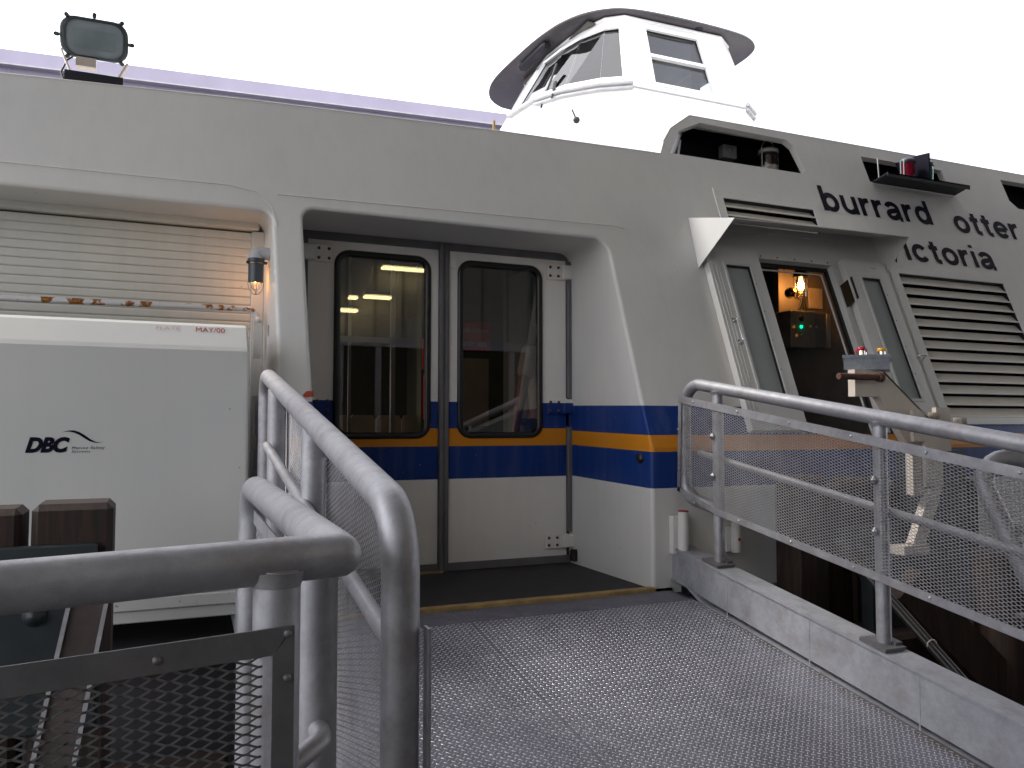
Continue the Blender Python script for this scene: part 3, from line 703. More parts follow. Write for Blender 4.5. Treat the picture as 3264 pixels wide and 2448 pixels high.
# ---- wheelhouse
wb = [(5.66, 9.06), (5.3, 9.30), (4.95, 9.68), (4.74, 10.1), (4.66, 10.8), (4.95, 12.4), (7.95, 12.4), (7.95, 9.6), (7.82, 9.30), (7.5, 9.07)]
wt = [(5.80, 9.50), (5.60, 9.66), (5.48, 10.0), (5.42, 10.4), (5.38, 11.0), (5.50, 12.1), (7.80, 12.2), (7.78, 9.95), (7.66, 9.66), (7.40, 9.48)]
n = len(wb); mb = MB()
low = [Vector((x, y_, 2.7)) for x, y_ in wb]; bot = [Vector((x, y_, 5.42)) for x, y_ in wb]; tp = [Vector((x, y_, 6.56)) for x, y_ in wt]
mb.add(low + bot, [(i, (i + 1) % n, (i + 1) % n + n, i + n) for i in range(n)], False)
wh = part('wheelhouse', mb, 'whiteclean', ferry)
def on_face(i0, i1, u, v, out=0, j0=None):
    a = bot[i0].lerp(bot[i1], u); b = tp[i0].lerp(tp[i1], u); p = a.lerp(b, v)
    nr = (bot[i1] - bot[i0]).cross(tp[i0] - bot[i0]).normalized()
    c_ = sum(bot, Vector()) / n
    if nr.dot(p - c_) < 0: nr = -nr
    return p + nr * out
def holed(mb, i0, i1, wins):
    Lw = 1.0
    t2 = geometry.tessellate_polygon([[Vector((0, 0, 0)), Vector((1, 0, 0)), Vector((1, 1, 0)), Vector((0, 1, 0))]] + [[Vector((a, c, 0)), Vector((b, c, 0)), Vector((b, d, 0)), Vector((a, d, 0))] for a, b, c, d in wins])
    fl = [(0, 0), (1, 0), (1, 1), (0, 1)] + [q for a, b, c, d in wins for q in ((a, c), (b, c), (b, d), (a, d))]
    mb.add([on_face(i0, i1, u, v) for u, v in fl], [list(t) for t in t2])
walls = MB(); side_w = [(1 - (6.92 - 5.66) / 1.84, 1 - (6.10 - 5.66) / 1.84, .07, .80)]
side_w = [((5.99 - 5.66) / 1.84, (7.0 - 5.66) / 1.84, .05, .88)]
holed(walls, 0, 9, side_w)
obl = [[(.0, 1.0, .08, .86)]]
for i in range(0, 4): holed(walls, i, i + 1, [(.001 if i else .22, .999 if i < 3 else .9, .08, .84)])
holed(walls, 4, 5, [(.12, .55, .06, .80)])
for i, j in ((9, 8), (8, 7), (7, 6), (6, 5)): holed(walls, i, j, [(.15, .85, .08, .8)] if (i, j) == (7, 6) else [(.4, .6, .4, .42)])
part('wheelhouse_wall', walls, 'whiteclean', wh)
def pane(i0, i1, w_):
    a, b, c, d = w_
    q = [on_face(i0, i1, u, v, -.03) for u, v in ((a, c), (b, c), (b, d), (a, d))]
    if (q[1] - q[0]).cross(q[2] - q[0]).dot(q[0] - Vector((6.3, 11, 6))) < 0: q = q[::-1]
    g = MB(); g.add(q, [(0, 1, 2, 3)]); return g
def frame(i0, i1, w_, t_=.035, sides=(1, 1, 1, 1)):
    a, b, c, d = w_; f = MB(); q = [on_face(i0, i1, u, v, .0) for u, v in ((a, c), (b, c), (b, d), (a, d))]
    for k in range(4):
        if sides[k]: f.bar(q[k], q[(k + 1) % 4], .05, t_, UPN)
    return f
fm = frame(0, 9, side_w[0]); a, b, c, d = side_w[0]; fm.bar(on_face(0, 9, a, .46, .0), on_face(0, 9, b, .46, .0), .05, .05, UPN)
part2('side_window', [(pane(0, 9, side_w[0]), 'pilotglass'), (fm, 'whiteclean')], wh)
for i in range(4):
    ww = (.0 if i else .22, 1.0 if i < 3 else .9, .08, .84); part2('front_window', [(pane(i, i + 1, ww), 'pilotglass'), (frame(i, i + 1, ww, .03, (1, i == 3, 1, i == 0)), 'whiteclean')], wh)
part2('front_window', [(pane(4, 5, (.12, .55, .06, .8)), 'pilotglass'), (frame(4, 5, (.12, .55, .06, .8)), 'whiteclean')], wh)
lg = MB()
def ledge(idx, z, o, r):
    c_ = Vector((6.3, 11, z)); P = []
    for i in idx:
        p = Vector((wb[i][0], wb[i][1], z)); P.append(p + (p - c_).normalized() * o)
    lg.tube(P, r, 8)
ledge([0, 1, 2, 3, 4], 5.43, .03, .028); ledge([0, 1, 2, 3], 5.36, .03, .02); ledge([9, 8, 7], 5.43, .03, .028); ledge([9, 8, 7], 5.36, .03, .02); ledge([9, 0], 5.38, .01, .012)
part('moulding', lg, 'castgrey', wh)
def smooth_loop(P, it=2):
    for _ in range(it):
        Q = []
        for i in range(len(P)):
            a, b = Vector(P[i]), Vector(P[(i + 1) % len(P)]); Q += [a * .75 + b * .25, a * .25 + b * .75]
        P = Q
    return P
rp_ = smooth_loop([(5.30, 13.1), (5.08, 12.7), (4.98, 12.2), (5.0, 11.3), (5.04, 10.6), (5.17, 9.95), (5.48, 9.55), (5.85, 9.37), (6.7, 9.33), (7.6, 9.36), (7.98, 9.46), (8.22, 9.7), (8.28, 10.2), (8.28, 12.6), (7.8, 13.2), (5.7, 13.35)], 2)
m_ = len(rp_); cx = Vector((6.6, 11.2)); mb = MB(); rings = []
for s_, z in ((.80, 6.575), (.995, 6.585), (1.004, 6.60), (1.0, 6.625), (.75, 6.74), (.3, 6.82)): rings.append([Vector((cx.x + (p.x - cx.x) * s_, cx.y + (p.y - cx.y) * s_, z)) for p in rp_])
mb.add([v for r_ in rings for v in r_], [(i * m_ + k, i * m_ + (k + 1) % m_, (i + 1) * m_ + (k + 1) % m_, (i + 1) * m_ + k) for i in range(len(rings) - 1) for k in range(m_)], True)
mb.add(rings[0], [list(range(m_))]); mb.add(rings[-1], [list(range(m_))])
part('wheelhouse_roof', mb, 'roofunder', wh)
part('eave_band', MB().tube([tp[k] + Vector((0, 0, -.02)) for k in (7, 8, 9, 0, 1, 2, 3, 4, 5)], .03, 8), 'whiteclean', wh)
part('roof_vent', MB().lathe([(.06, 0), (.06, .01)], (7.0, 9.44, 6.585), (0, 0, -1), 14), 'blackpaint', wh)
part('roof_lamp', MB().box(5.10, 5.24, 10.6, 11.5, 6.47, 6.565, .03), 'blackpaint', wh)
wl = simple('wheelhouse_lining', (.10, .09, .08)); part('wheelhouse_floor', MB().box(5.3, 7.6, 9.9, 12.2, 2.8, 5.7), wl, wh); part('wheelhouse_ceiling', MB().box(5.4, 7.5, 9.8, 12, 6.50, 6.54), wl, wh)
each('orange_post', [MB().box(5.85, 5.95, 9.55, 9.65, 5.45, 6.5), MB().box(7.05, 7.13, 9.6, 9.7, 5.45, 6.5)], simple('varnished_post', (.45, .16, .04)), wh)
for p, q in (((5.02, 10.0, 5.95), (4.78, 10.0, 5.30)), ((4.95, 9.9, 5.65), (4.82, 9.75, 5.35)), ((4.62, 11.0, 5.2), (4.55, 11.0, 4.9))): part('window_wiper', MB().tube([p, q], .014, 6).bar(p, Vector(p).lerp(Vector(q), .5), .04, .02), 'blackpaint', wh)
mb = MB(); mb.sphere((4.98, 9.35, 4.93), .045, 10); mb.tube([(4.98, 9.35, 4.93), (4.97, 9.45, 5.10)], .012, 6)
part('wash_nozzle', mb, 'blackpaint', wh)
each('ladder_rail', [MB().tube([(4.45, 11.3, 5.25), (4.3, 11.2, 3.9)], .02, 8), MB().tube([(4.35, 11.0, 5.15), (4.2, 10.9, 3.9)], .02, 8)], 'galv', wh)
# ================================================================== TERMINAL SIDE
RSL = .157
def rz(y): return -.02 - RSL * (3.95 - y)
PR = .034
rampt = thing('boarding_ramp', (1.65, 2.0, rz(2.0)), 'diamond tread plate boarding ramp sloping up to the ferry doors', 'ramp')
mb = MB(); X0, X1, Y0, Y1 = .50, 2.82, -.3, 3.93
SEAM = 1.4755
for a, b in ((X0, SEAM - .0007), (SEAM + .0007, X1)):
    mb.prism([(a, Y0, rz(Y0)), (a, Y1, rz(Y1)), (a, Y1, rz(Y1) - .01), (a, Y0, rz(Y0) - .01)], (b - a, 0, 0))
mb.prism([(X0, Y0, rz(Y0) - .011), (X0, Y1, rz(Y1) - .011), (X0, Y1, rz(Y1) - .03), (X0, Y0, rz(Y0) - .03)], (X1 - X0, 0, 0))
part('tread_plate', mb, 'plate', rampt)
mb = MB(); PL = .0285; vs = []; fs = []
def lugs(x0, x1, y0, y1, zf, sc=1.0):
    nx, ny = int((x1 - x0) / PL), int((y1 - y0) / PL)
    for j in range(ny * 2):
        for i in range(nx):
            if j % 2 and i == nx - 1: continue
            cx_, cy_ = x0 + (i + .5 + .5 * (j % 2)) * PL, y0 + (j * .5 + .5) * PL
            a = R(45 if j % 2 else -45); c_, s_ = math.cos(a), math.sin(a); o = len(vs)
            L_, W_, H_ = .0098, .0023, .0014
            for u, v, h in ((-L_, 0, 0), (-L_ * .45, -W_, 0), (L_ * .45, -W_, 0), (L_, 0, 0), (L_ * .45, W_, 0), (-L_ * .45, W_, 0), (-L_ * .6, 0, H_), (L_ * .6, 0, H_), (0, -W_ * .45, H_), (0, W_ * .45, H_)):
                X_, Y_ = cx_ + u * c_ - v * s_, cy_ + u * s_ + v * c_; vs.append((X_, Y_, zf(Y_) + h))
            for f in ((0, 1, 6), (1, 8, 6), (1, 2, 8), (2, 7, 8), (2, 3, 7), (3, 4, 7), (4, 9, 7), (4, 5, 9), (5, 6, 9), (5, 0, 6), (6, 8, 7, 9)): fs.append([o + k for k in f])
lugs(X0 + .006, SEAM + .0001, .2, Y1 - .01, rz); lugs(SEAM + .0005, X1 - .003, .2, Y1 - .01, rz)
mb.add(vs, fs, False); part('tread_lugs', mb, 'lug', rampt)
vs = []; fs = []
fz = lambda y: -.012 - .06 * (4.12 - y)
mb = MB()
for a, b in ((.55, 1.762), (1.766, 2.80)): mb.prism([(a, 3.90, fz(3.90)), (a, 4.115, fz(4.115)), (a, 4.115, fz(4.115) - .008), (a, 3.90, fz(3.90) - .008)], (b - a, 0, 0))
part('hinged_flap', mb, 'plate', rampt)
mb = MB(); lugs(.56, 1.71, 3.91, 4.10, fz); lugs(1.755, 2.79, 3.91, 4.10, fz); mb.add(vs, fs); part('flap_lugs', mb, 'plate', rampt)
def curb(x0, x1, yend, ynear, inner):
    mb = MB(); H = .225
    mb.prism([(x0, ynear, rz(ynear)), (x0, yend - .02, rz(yend) + .035), (x0, yend - .02, rz(yend) + H - .004), (x0, ynear, rz(ynear) + H - .004)] if inner else [], (x1 - x0, 0, 0)) if inner else None
    # top flange slightly proud
    mb.prism([(x0 - .008, ynear, rz(ynear) + H - .004), (x0 - .008, yend, rz(yend) + H - .004), (x0 - .008, yend, rz(yend) + H + .006), (x0 - .008, ynear, rz(ynear) + H + .006)], (x1 - x0 + .016, 0, 0))
    mb.prism([(x0 - .008, ynear, rz(ynear) - .02), (x0 - .008, yend - .45, rz(yend - .45) - .012), (x0 - .008, yend - .28, rz(yend) + .0), (x0 - .008, yend, rz(yend) + .024), (x0 - .008, yend, rz(yend) + .034), (x0 - .008, yend - .30, rz(yend) + .010), (x0 - .008, yend - .47, rz(yend - .45)), (x0 - .008, ynear, rz(ynear) - .008)], (x1 - x0 + .016, 0, 0))
    return mb
mb = curb(2.825, 2.955, 4.27, -.3, True)
for y in (3.62, 3.02, 2.42, 1.82): mb.prism([(2.8238, y, rz(y)), (2.8238, y + .008, rz(y)), (2.8238, y + .008, rz(y) + .22), (2.8238, y, rz(y) + .22)], (.001, 0, 0))
cb = part('kerb_beam', mb, 'curb', rampt)
mb = MB(); mb.prism([(.36, -.3, rz(-.3)), (.36, 4.2, rz(4.2) + .02), (.36, 4.2, rz(4.2) + .22), (.36, -.3, rz(-.3) + .22)], (.12, 0, 0)); part('kerb_beam', mb, 'curb', rampt)
mb = MB(); mb.box(2.86, 2.93, 4.0, 4.10, -.03, .06, .01); mb.tube([(2.87, 4.02, -.02), (2.87, 4.02, .11)], .018, 8); part('ramp_roller', mb, 'black', rampt)
mb = MB(); mb.box(.35, 2.97, -.3, 3.7, -2.7, -1.4)
mb = MB(); rnd = random.Random(3)
for k in range(420):
    if k % 3: y = rnd.uniform(.6, 3.85); x = 2.805 - abs(rnd.gauss(0, .018))
    else: x = rnd.uniform(.6, 2.75); y = rnd.choice((3.87 + rnd.uniform(-.03, .02), rnd.uniform(1.0, 3.8)))
    r_ = rnd.uniform(.0012, .0045); z = rz(y) + (.006 if y < 3.9 else .02); a = rnd.uniform(0, 6.28)
    mb.add([(x + r_ * math.cos(a + q_ * 2.1) * rnd.uniform(.6, 1.4), y + r_ * math.sin(a + q_ * 2.1) * rnd.uniform(.6, 1.4), z - .004) for q_ in range(3)] + [(x, y, z - .004 + r_ * .8)], [(0, 1, 3), (1, 2, 3), (2, 0, 3)])
tag(part('debris', mb, simple('rust_flakes_and_grit', (.13, .09, .06), .9, var=.5, scale=60)), 'rust flakes and grit scattered along the foot of the kerb on the tread plate', 'debris', None, 'stuff')
# ---- right guard rail
rr = thing('guard_rail', (2.90, 2.0, rz(2.0) + .23), 'galvanised pipe guard rail with expanded mesh on the right kerb of the ramp', 'railing')
xr = 2.90; hr = 1.208
ptop = lambda y: Vector((xr, y, rz(y) + hr))
path = [Vector((xr, 4.09, rz(4.09) + 1.0))] + bend((xr, 4.09, rz(4.09) + .9), (xr, 4.09, rz(4.09) + hr), ptop(3.0), .13, 8) + [ptop(3.0), ptop(1.0), ptop(-.2)]
path = [Vector((xr, 3.78, rz(3.78) + .53))] + bend((xr, 3.78, rz(3.78) + .53), (xr, 4.09, rz(4.09) + .53), (xr, 4.09, rz(4.09) + .9), .10, 6) + path[1:]
part('handrail', MB().tube(path, PR, 20), 'galv', rr)
pn = None
for y in (3.78, 2.66, 1.5, .35):
    p = MB(); p.tube([(xr, y, rz(y) + .232), (xr, y, rz(y) + hr - .01)], .031, 18); p.tube([(xr, y, rz(y) + hr - .036), (xr, y, rz(y) + hr - .02)], [.035, .042], 16)
    pt = part('post', p, 'galv', rr)
    f = MB(); f.bar((xr - .01, y - .07, rz(y - .07) + .241), (xr - .01, y + .07, rz(y + .07) + .241), .12, .014); f.bar((xr + .03, y - .05, rz(y - .05) + .254), (xr + .03, y + .05, rz(y + .05) + .254), .04, .012); part('foot_plate', f, 'galvdark', pt)
xp = 2.862; PT = lambda y: rz(y) + 1.128; PB = lambda y: rz(y) + .512
ye = 4.10
fr = MB(); FW = .042
def strip(mb, a, b, w_, side, x, t_=.004):
    """flat bar in the x=const plane from a=(y,z) to b, width to `side`"""
    a2, b2 = Vector(a), Vector(b); d = (b2 - a2).normalized(); nn = Vector((-d.y, d.x)) * side * w_
    mb.prism([(x, *a2), (x, *b2), (x, *(b2 + nn)), (x, *(a2 + nn))], (-t_, 0, 0))
strip(fr, (ye, PT(ye)), (-.2, PT(-.2)), FW, 1, xp)
strip(fr, (ye + .02, PB(ye) + .05), (ye - .001, PT(ye) - FW), FW * .7, 1, xp)
strip(fr, (ye - .34, PB(ye - .34)), (ye + .02, PB(ye) + .05), FW * .7, 1, xp)
strip(fr, (-.2, PB(-.2)), (ye - .341, PB(ye - .341)), FW * .8, 1, xp)
fr.bar((xp + .018, -.2, PB(-.2) - .002), (xp + .018, ye - .34, PB(ye - .34) - .002), .036, .004)
sc = MB()
for k in range(9): y = 3.95 - k * .39; screw(sc, (xp - .004, y, PT(y) - .02), (-1, 0, 0), .007, .006); screw(sc, (xp - .004, y, PB(y) + .017), (-1, 0, 0), .007, .006)
for z in (.93, .70): screw(sc, (xp - .004, ye + .0, z), (-1, 0, 0), .007, .006)
for y in (3.78, 2.66, 1.5):
    for hh in (.72, .94): sc.lathe([(.017, 0), (.017, .003), (.008, .004), (.008, .009), (.001, .011)], (xp - .005, y, rz(y) + hh), (-1, 0, 0), 14)
part2('panel_frame', [(fr, 'galv'), (sc, 'bolt')], rr)
em = MB(); H_ = .60
expanded(em, lambda u, v, o: Vector((xp + .0025 + o, ye - u, PB(ye - u) + .02 + v)), 3.6, H_, umin=lambda v: max(.0, .30 - v * 2.2) if v < .14 else .0)
part('mesh_panel', em, 'mesh', rr)
part('lower_rail', MB().tube([(2.95, 4.02, rz(4.02) + .80), (2.95, -.2, rz(-.2) + .80)], .019, 12), 'galv', rr)
# ---- left guard rail
lr = thing('guard_rail', (.43, 2.5, rz(2.5) + .23), 'galvanised pipe guard rail with bent ends along the left edge of the ramp', 'railing')
xl = lambda y: .405 + (y - 1.47) * .026
lt = lambda y: Vector((xl(y), y, rz(y) + 1.215))
yf, yn = 3.86, 1.42
path = [Vector((xl(yf), yf, rz(yf) + .2))] + bend((xl(yf), yf, rz(yf) + .2), lt(yf), lt(3), .09) + bend(lt(3), lt(yn), (xl(yn), yn, 0), .13) + [Vector((xl(yn), yn, rz(yn) + .2))]
part('handrail', MB().tube(path, PR, 20), 'galv', lr)
for y in (3.42, 2.44): part('post', MB().tube([(xl(y), y, rz(y) + .22), (xl(y), y, rz(y) + 1.2)], .036, 18), 'galv', lr)
fr = MB(); xo = .036; pl = lambda y: xl(y) + xo
for a, b in ((1.16, 1.12), (.33, .29)):
    for y0_, y1_ in ((1.46, 3.83),): fr.prism([(pl(y0_), y0_, rz(y0_) + b), (pl(y1_), y1_, rz(y1_) + b), (pl(y1_), y1_, rz(y1_) + a), (pl(y0_), y0_, rz(y0_) + a)], (.004, 0, 0))
fr.box(pl(1.4) + .004, pl(1.4) + .009, 1.38, 1.41, rz(1.4) + .29, rz(1.4) + 1.02)
em = MB(); expanded(em, lambda u, v, o: Vector((pl(1.46 + u) + .006 + o, 1.46 + u, rz(1.46 + u) + .32 + v)), 2.36, .80); part('mesh_panel', em, 'meshdark', lr)
part('lower_rail', MB().tube([(xl(3.42) - .045, 3.36, rz(3.36) + .985), (xl(1.42) - .012, 1.44, rz(1.44) + .985)], .017, 12).sphere((xl(3.42) - .045, 3.36, rz(3.36) + .985), .017, 10), 'galv', lr)
sc = MB()
for k in range(6): y = 1.6 + k * .4; screw(sc, (pl(y), y, rz(y) + 1.14), (-1, 0, 0), .005, .004)
part2('panel_frame', [(fr, 'galv'), (sc, 'blackpaint')], lr)
# ---- landing rail (nearest)
K = Vector((.268, 1.284, .752)); Nn = Vector((-1.25, 1.047, .735)); A = Vector((.246, 2.30, .79))
nr_ = thing('landing_rail', (.17, 1.25, -.5), 'nearest galvanised handrail with mitred corner and mesh panel below it', 'railing')
dirn = (K - Nn).normalized(); side_n = Vector((dirn.y, -dirn.x, 0))
path = [Nn, Nn.lerp(K, .5), K.lerp(Nn, .03)] + [K + Vector((.004, .004, 0))] + [A.lerp(K, .985)]
part('handrail', MB().tube([Nn, K], PR, 24).sphere(K, PR, 24).tube([K, A.lerp(K, .16)] + bend(A.lerp(K, .2), A, (A.x, A.y, 0), .085) + [Vector((A.x, A.y, -.6))], PR, 24), 'galv', nr_)
d = dirn
P1 = K - d * .10 + Vector((0, 0, 0)); P1 = Vector((.172, 1.262, 0))
part('post', MB().tube([(P1.x, P1.y, -.62), (P1.x, P1.y, .74)], .034, 24).tube([(P1.x, P1.y, .715), (P1.x, P1.y, .738)], [.034, .041], 24), 'galv', nr_)
part('post', MB().tube([(.262, 1.425, -.62), (.262, 1.425, .75)], .033, 24), 'galv', nr_)
fr = MB(); off = side_n * .040
def q(u, dz): # u metres left of post centre
    p = Vector((P1.x, P1.y, .752)) - d * u + off; p.z = .752 + dz - u * .011; return p
W = .038; U1 = 1.2
def fpoly(pts, t_=.004): fr.prism([q(*a) for a in pts], -side_n * t_)
fpoly([(-.014, -.088), (U1, -.088), (U1, -.088 - W), (.018, -.088 - W)])
fpoly([(-.0145, -.0895), (.0170, -.088 - W - .001), (.0170, -1.1), (-.0145, -1.1)])
sc = MB()
for u, dz in ((-.004, -.098), (-.004, -.16), (.17, -.108), (.45, -.108)): screw(sc, q(u, dz), side_n, .006, .005)
part2('panel_frame', [(fr, 'galvdark'), (sc, 'galvdark')], nr_)
em = MB(); expanded(em, lambda u, v, o: q(u + .012, -1.0 + v) - side_n * (.0075 - o), 1.1, .88, .0138, .040, .0021, .0014); part('mesh_panel', em, 'galvdark', nr_)
mb = MB(); xa = A.x + .035
fr = MB(); fr.prism([(xa - .035, 1.50, .70), (xa - .035, 2.26, .73), (xa - .035, 2.26, .695), (xa - .035, 1.50, .665)], (.004, 0, 0)); part('panel_frame', fr, 'galv', nr_)
em = MB(); expanded(em, lambda u, v, o: Vector((xa - .03 + o, 1.47 + u, -.2 + v + u * .04)), .78, .88); part('mesh_panel', em, 'meshdark', nr_)
part('hand_loop', MB().tube([(.262, 1.425, .452)] + bend((.262, 1.41, .452), (.256, 1.35, .450), (.15, 1.27, .415), .03) + [(.10, 1.235, .40)], .017, 14), 'galv', nr_)
# ---- life raft container
lc = thing('liferaft_container', (-.6, 4.0, .0), 'white fibreglass safety container with a black DBC logo, left of the doors', 'container')
pr_ = [(4.005, .20), (4.0, .24), (4.0, 1.295), (4.012, 1.315), (4.085, 1.415), (4.12, 1.43), (4.62, 1.43), (4.66, 1.39), (4.66, .20)]
nseg = len(pr_); mb = MB(); xs_ = [-2.2, .395, .405]
ins = [0, 0, .012]; rings = []
for x, i_ in zip(xs_, ins): rings.append([Vector((x, 4.33 + (y - 4.33) * (1 - i_ * 1.5), .2 + (z - .2) * (1 - i_) if i_ else z)) for y, z in pr_])
mb.add([v for r_ in rings for v in r_], [(i * nseg + k, (i + 1) * nseg + k, (i + 1) * nseg + (k + 1) % nseg, i * nseg + (k + 1) % nseg) for i in range(2) for k in range(nseg)])
mb.add(rings[2], [list(range(nseg))])
part('container_shell', mb, 'box', lc)
mb = MB(); mb.box(-2.2, .410, 3.985, 4.66, .145, .199, .004); mb.box(-2.2, .405, 4.0, 4.66, .09, .144, .004); part('skirt', mb, 'skirt', lc)
pbx = lambda x, z, o: Vector((x, 4.0 - o, z))
text_part('lettering', 'DBC', 'navy', lc, -.491, -.325, .836, .903, pbx, .002, .055, .28, .96)
text_part('lettering', 'Marine Safety', 'navy', lc, -.317, -.190, .846, .862, pbx, .002, .0, .25, 1.25)
text_part('lettering', 'Systems', 'navy', lc, -.318, -.247, .832, .846, pbx, .002, .0, .25, 1.25)
topc = [(-.36, .921), (-.345, .927), (-.329, .931), (-.31, .931), (-.29, .924), (-.27, .911), (-.25, .895), (-.232, .884), (-.215, .879), (-.195, .881)]
botc = [(-.215, .8765), (-.232, .878), (-.25, .884), (-.27, .897), (-.29, .911), (-.31, .921), (-.329, .926), (-.345, .9255)]
part('logo_swoosh', sheet(topc + botc, [], pbx, .002), 'navy', lc)
ch = lambda x, z, o: Vector((x, 4.012 + .73 * (z - 1.315) - o * .8, z + o * .6))
text_part('stencil', 'MAY/00', 'red', lc, .173, .300, 1.383, 1.407, ch, .002, .0)
text_part('stencil', 'FLATE', 'redworn', lc, .003, .105, 1.387, 1.404, ch, .002, -.004)
# ---- deck fixtures
fl = thing('floodlight', (-.35, 5.05, 2.79), 'dark floodlight with rounded rectangular lens on a white yoke at the roof edge', 'floodlight')
FC = Vector((-.343, 5.06, 3.105)); fa = Vector((.10, -1, -.42)).normalized(); fu = Vector((1, .10, .05)); fu = (fu - fa * fu.dot(fa)).normalized(); fv = -fa.cross(fu)
if fv.z < 0: fv = -fv
def fpt(a, b, c): return FC + fu * a + fv * b + fa * c
lo = rrect(-.166, .166, -.105, .105, .07, 5)
mb = MB(); rg = []
for s_, c in ((.75, -.14), (.92, -.06), (1.0, .0), (1.03, .015), (1.0, .03), (.86, .032)): rg.append([fpt(a * s_, b * s_, c) for a, b in lo])
k_ = len(lo); mb.add([v for r_ in rg for v in r_], [(i * k_ + j, i * k_ + (j + 1) % k_, (i + 1) * k_ + (j + 1) % k_, (i + 1) * k_ + j) for i in range(5) for j in range(k_)], True); mb.add(rg[0], [list(range(k_))])
for a, b in ((0, .118), (-.18, .0), (.18, .0), (-.13, .1), (.13, .1), (-.13, -.1), (.13, -.1)): mb.tube([fpt(a, b, -.01), fpt(a * 1.06, b * 1.08, .035)], .012, 6)
part('housing', mb, simple('floodlight_casting', (.05, .065, .07), .5), fl)
mb = MB(); mb.add([fpt(a * .87, b * .87, .026) for a, b in lo], [list(range(k_))]); part('lens', mb, 'floodglass', fl)
mb = MB(); mb.prism([fpt(a, b, .028) for a, b in ((-.11, .045), (.11, .045), (.10, -.05), (-.10, -.05))], fa * .001); part('reflector', mb, simple('reflector_dim', (.27, .33, .34), .35), fl)
mb = MB(); mb.box(-.43, -.33, 5.02, 5.08, 2.93, 2.98); mb.bar((-.172, 5.02, 2.97), (-.212, 4.97, 2.865), .03, .012, (1, 0, 0)); mb.bar((-.50, 5.02, 3.00), (-.45, 4.97, 2.865), .03, .008, (1, 0, 0)); part('yoke', mb, 'beige', fl)
mb = MB(); mb.box(-.475, -.19, 4.93, 4.985, 2.78, 2.862); part('base_bar', mb, 'blackpaint', fl)
part('cable', MB().tube([fpt(-.10, -.1, -.05), (-.48, 5.1, 2.98), (-.505, 5.08, 2.9), (-.48, 5.05, 2.83)], .006, 6), 'cable', fl)
# bulkhead lamp by shutter
bl = thing('bulkhead_lamp', (.575, 4.70, 1.9), 'grey shaded bulkhead lamp glowing beside the roller shutter', 'lamp')
mb = MB(); mb.tube([(.575, 4.70, 1.90), (.53, 4.70, 1.905)] + bend((.53, 4.70, 1.905), (.503, 4.70, 1.905), (.503, 4.70, 1.86), .02, 4) + [(.503, 4.70, 1.868)], [.034, .036, .036, .037, .038, .039, .04, .042], 16); part('cast_arm', mb, 'castgrey', bl)
mb = MB(); mb.lathe([(.044, 0), (.046, -.006), (.046, -.022), (.041, -.026)], (.503, 4.70, 1.870), (0, 0, 1), 20); mb.tube([(.45, 4.68, 1.846), (.56, 4.68, 1.846)], .008, 8); part('collar', mb, 'lampgrey', bl)
mb = MB(); vs = []; fs = []
for i in range(17):
    a = R(-200 + 220 * i / 16); vs += [(.503 + .041 * math.cos(a), 4.70 + .041 * math.sin(a), 1.842), (.503 + .041 * math.cos(a), 4.70 + .041 * math.sin(a), 1.735)]
mb.add(vs, [(2 * i, 2 * i + 1, 2 * i + 3, 2 * i + 2) for i in range(16)], True); part('shade', mb, 'lampgrey', bl)
part('brass_ring', MB().tube([(.503 + .043 * math.cos(R(a)), 4.70 + .043 * math.sin(R(a)), 1.843) for a in range(0, 361, 20)], .003, 6, False), 'brass', bl)
part('glass_jar', MB().lathe([(.034, 1.84), (.034, 1.74), (.028, 1.71), (.015, 1.695), (.0005, 1.692)], (.503, 4.70, 0), (0, 0, 1), 18), 'clear', bl)
part('bulb', MB().lathe([(.008, 1.80), (.016, 1.775), (.016, 1.755), (.0005, 1.738)], (.503, 4.71, 0), (0, 0, 1), 12), 'bulb2', bl)
mb = MB()
for a0 in (0, 90):
    c_, s_ = math.cos(R(a0)), math.sin(R(a0)); mb.tube([(.503 + .041 * math.cos(R(t_)) * c_, 4.70 + .041 * math.cos(R(t_)) * s_, 1.735 - .062 * math.sin(R(t_))) for t_ in range(0, 181, 15)], .0028, 6)
part('wire_guard', mb, 'castgrey', bl)
def pointlight(name, loc, e, r_, col, parent=None):
    l = bpy.data.lights.new(name, 'POINT'); l.energy = e; l.shadow_soft_size = r_; l.color = col
    o = bpy.data.objects.new(name, l); o.location = Vector(loc) - base_of(parent); link(o, parent); return o
pointlight('bulb_light', (.495, 4.77, 1.76), .15, .02, (1, .42, .12), bl)
# caged lamp in the machinery space
cl = thing('caged_lamp', (5.43, 5.7, 2.15), 'lit brass caged lamp hanging inside the open side doorway', 'lamp')
LC = Vector((5.30, 5.70, 2.18))
part('lamp_cap', MB().lathe([(.03, .20), (.05, .16), (.066, .13), (.066, .105), (.058, .10)], LC, (0, 0, 1), 18).tube([LC + Vector((0, 0, .18)), LC + Vector((.0, .1, .24)), LC + Vector((.02, .24, .22))], .015, 8), 'bronze', cl)
part('glass_jar', MB().lathe([(.046, .10), (.046, -.07), (.04, -.085), (.0005, -.09)], LC, (0, 0, 1), 18), 'clear', cl)
part('bulb', MB().lathe([(.012, .10), (.016, .07), (.030, .035), (.030, .01), (.018, -.012), (.0005, -.018)], LC, (0, 0, 1), 16), 'bulb', cl)
mb = MB()
for h in (.09, .03, -.03, -.085): mb.tube([LC + Vector((.056 * math.cos(R(a)), .056 * math.sin(R(a)), h)) for a in range(0, 361, 24)], .003, 6, False)
for a in range(20, 380, 60): mb.tube([LC + Vector((.056 * math.cos(R(a)), .056 * math.sin(R(a)), .1)), LC + Vector((.056 * math.cos(R(a)), .056 * math.sin(R(a)), -.085)), LC + Vector((.02 * math.cos(R(a)), .02 * math.sin(R(a)), -.10))], .003, 6)
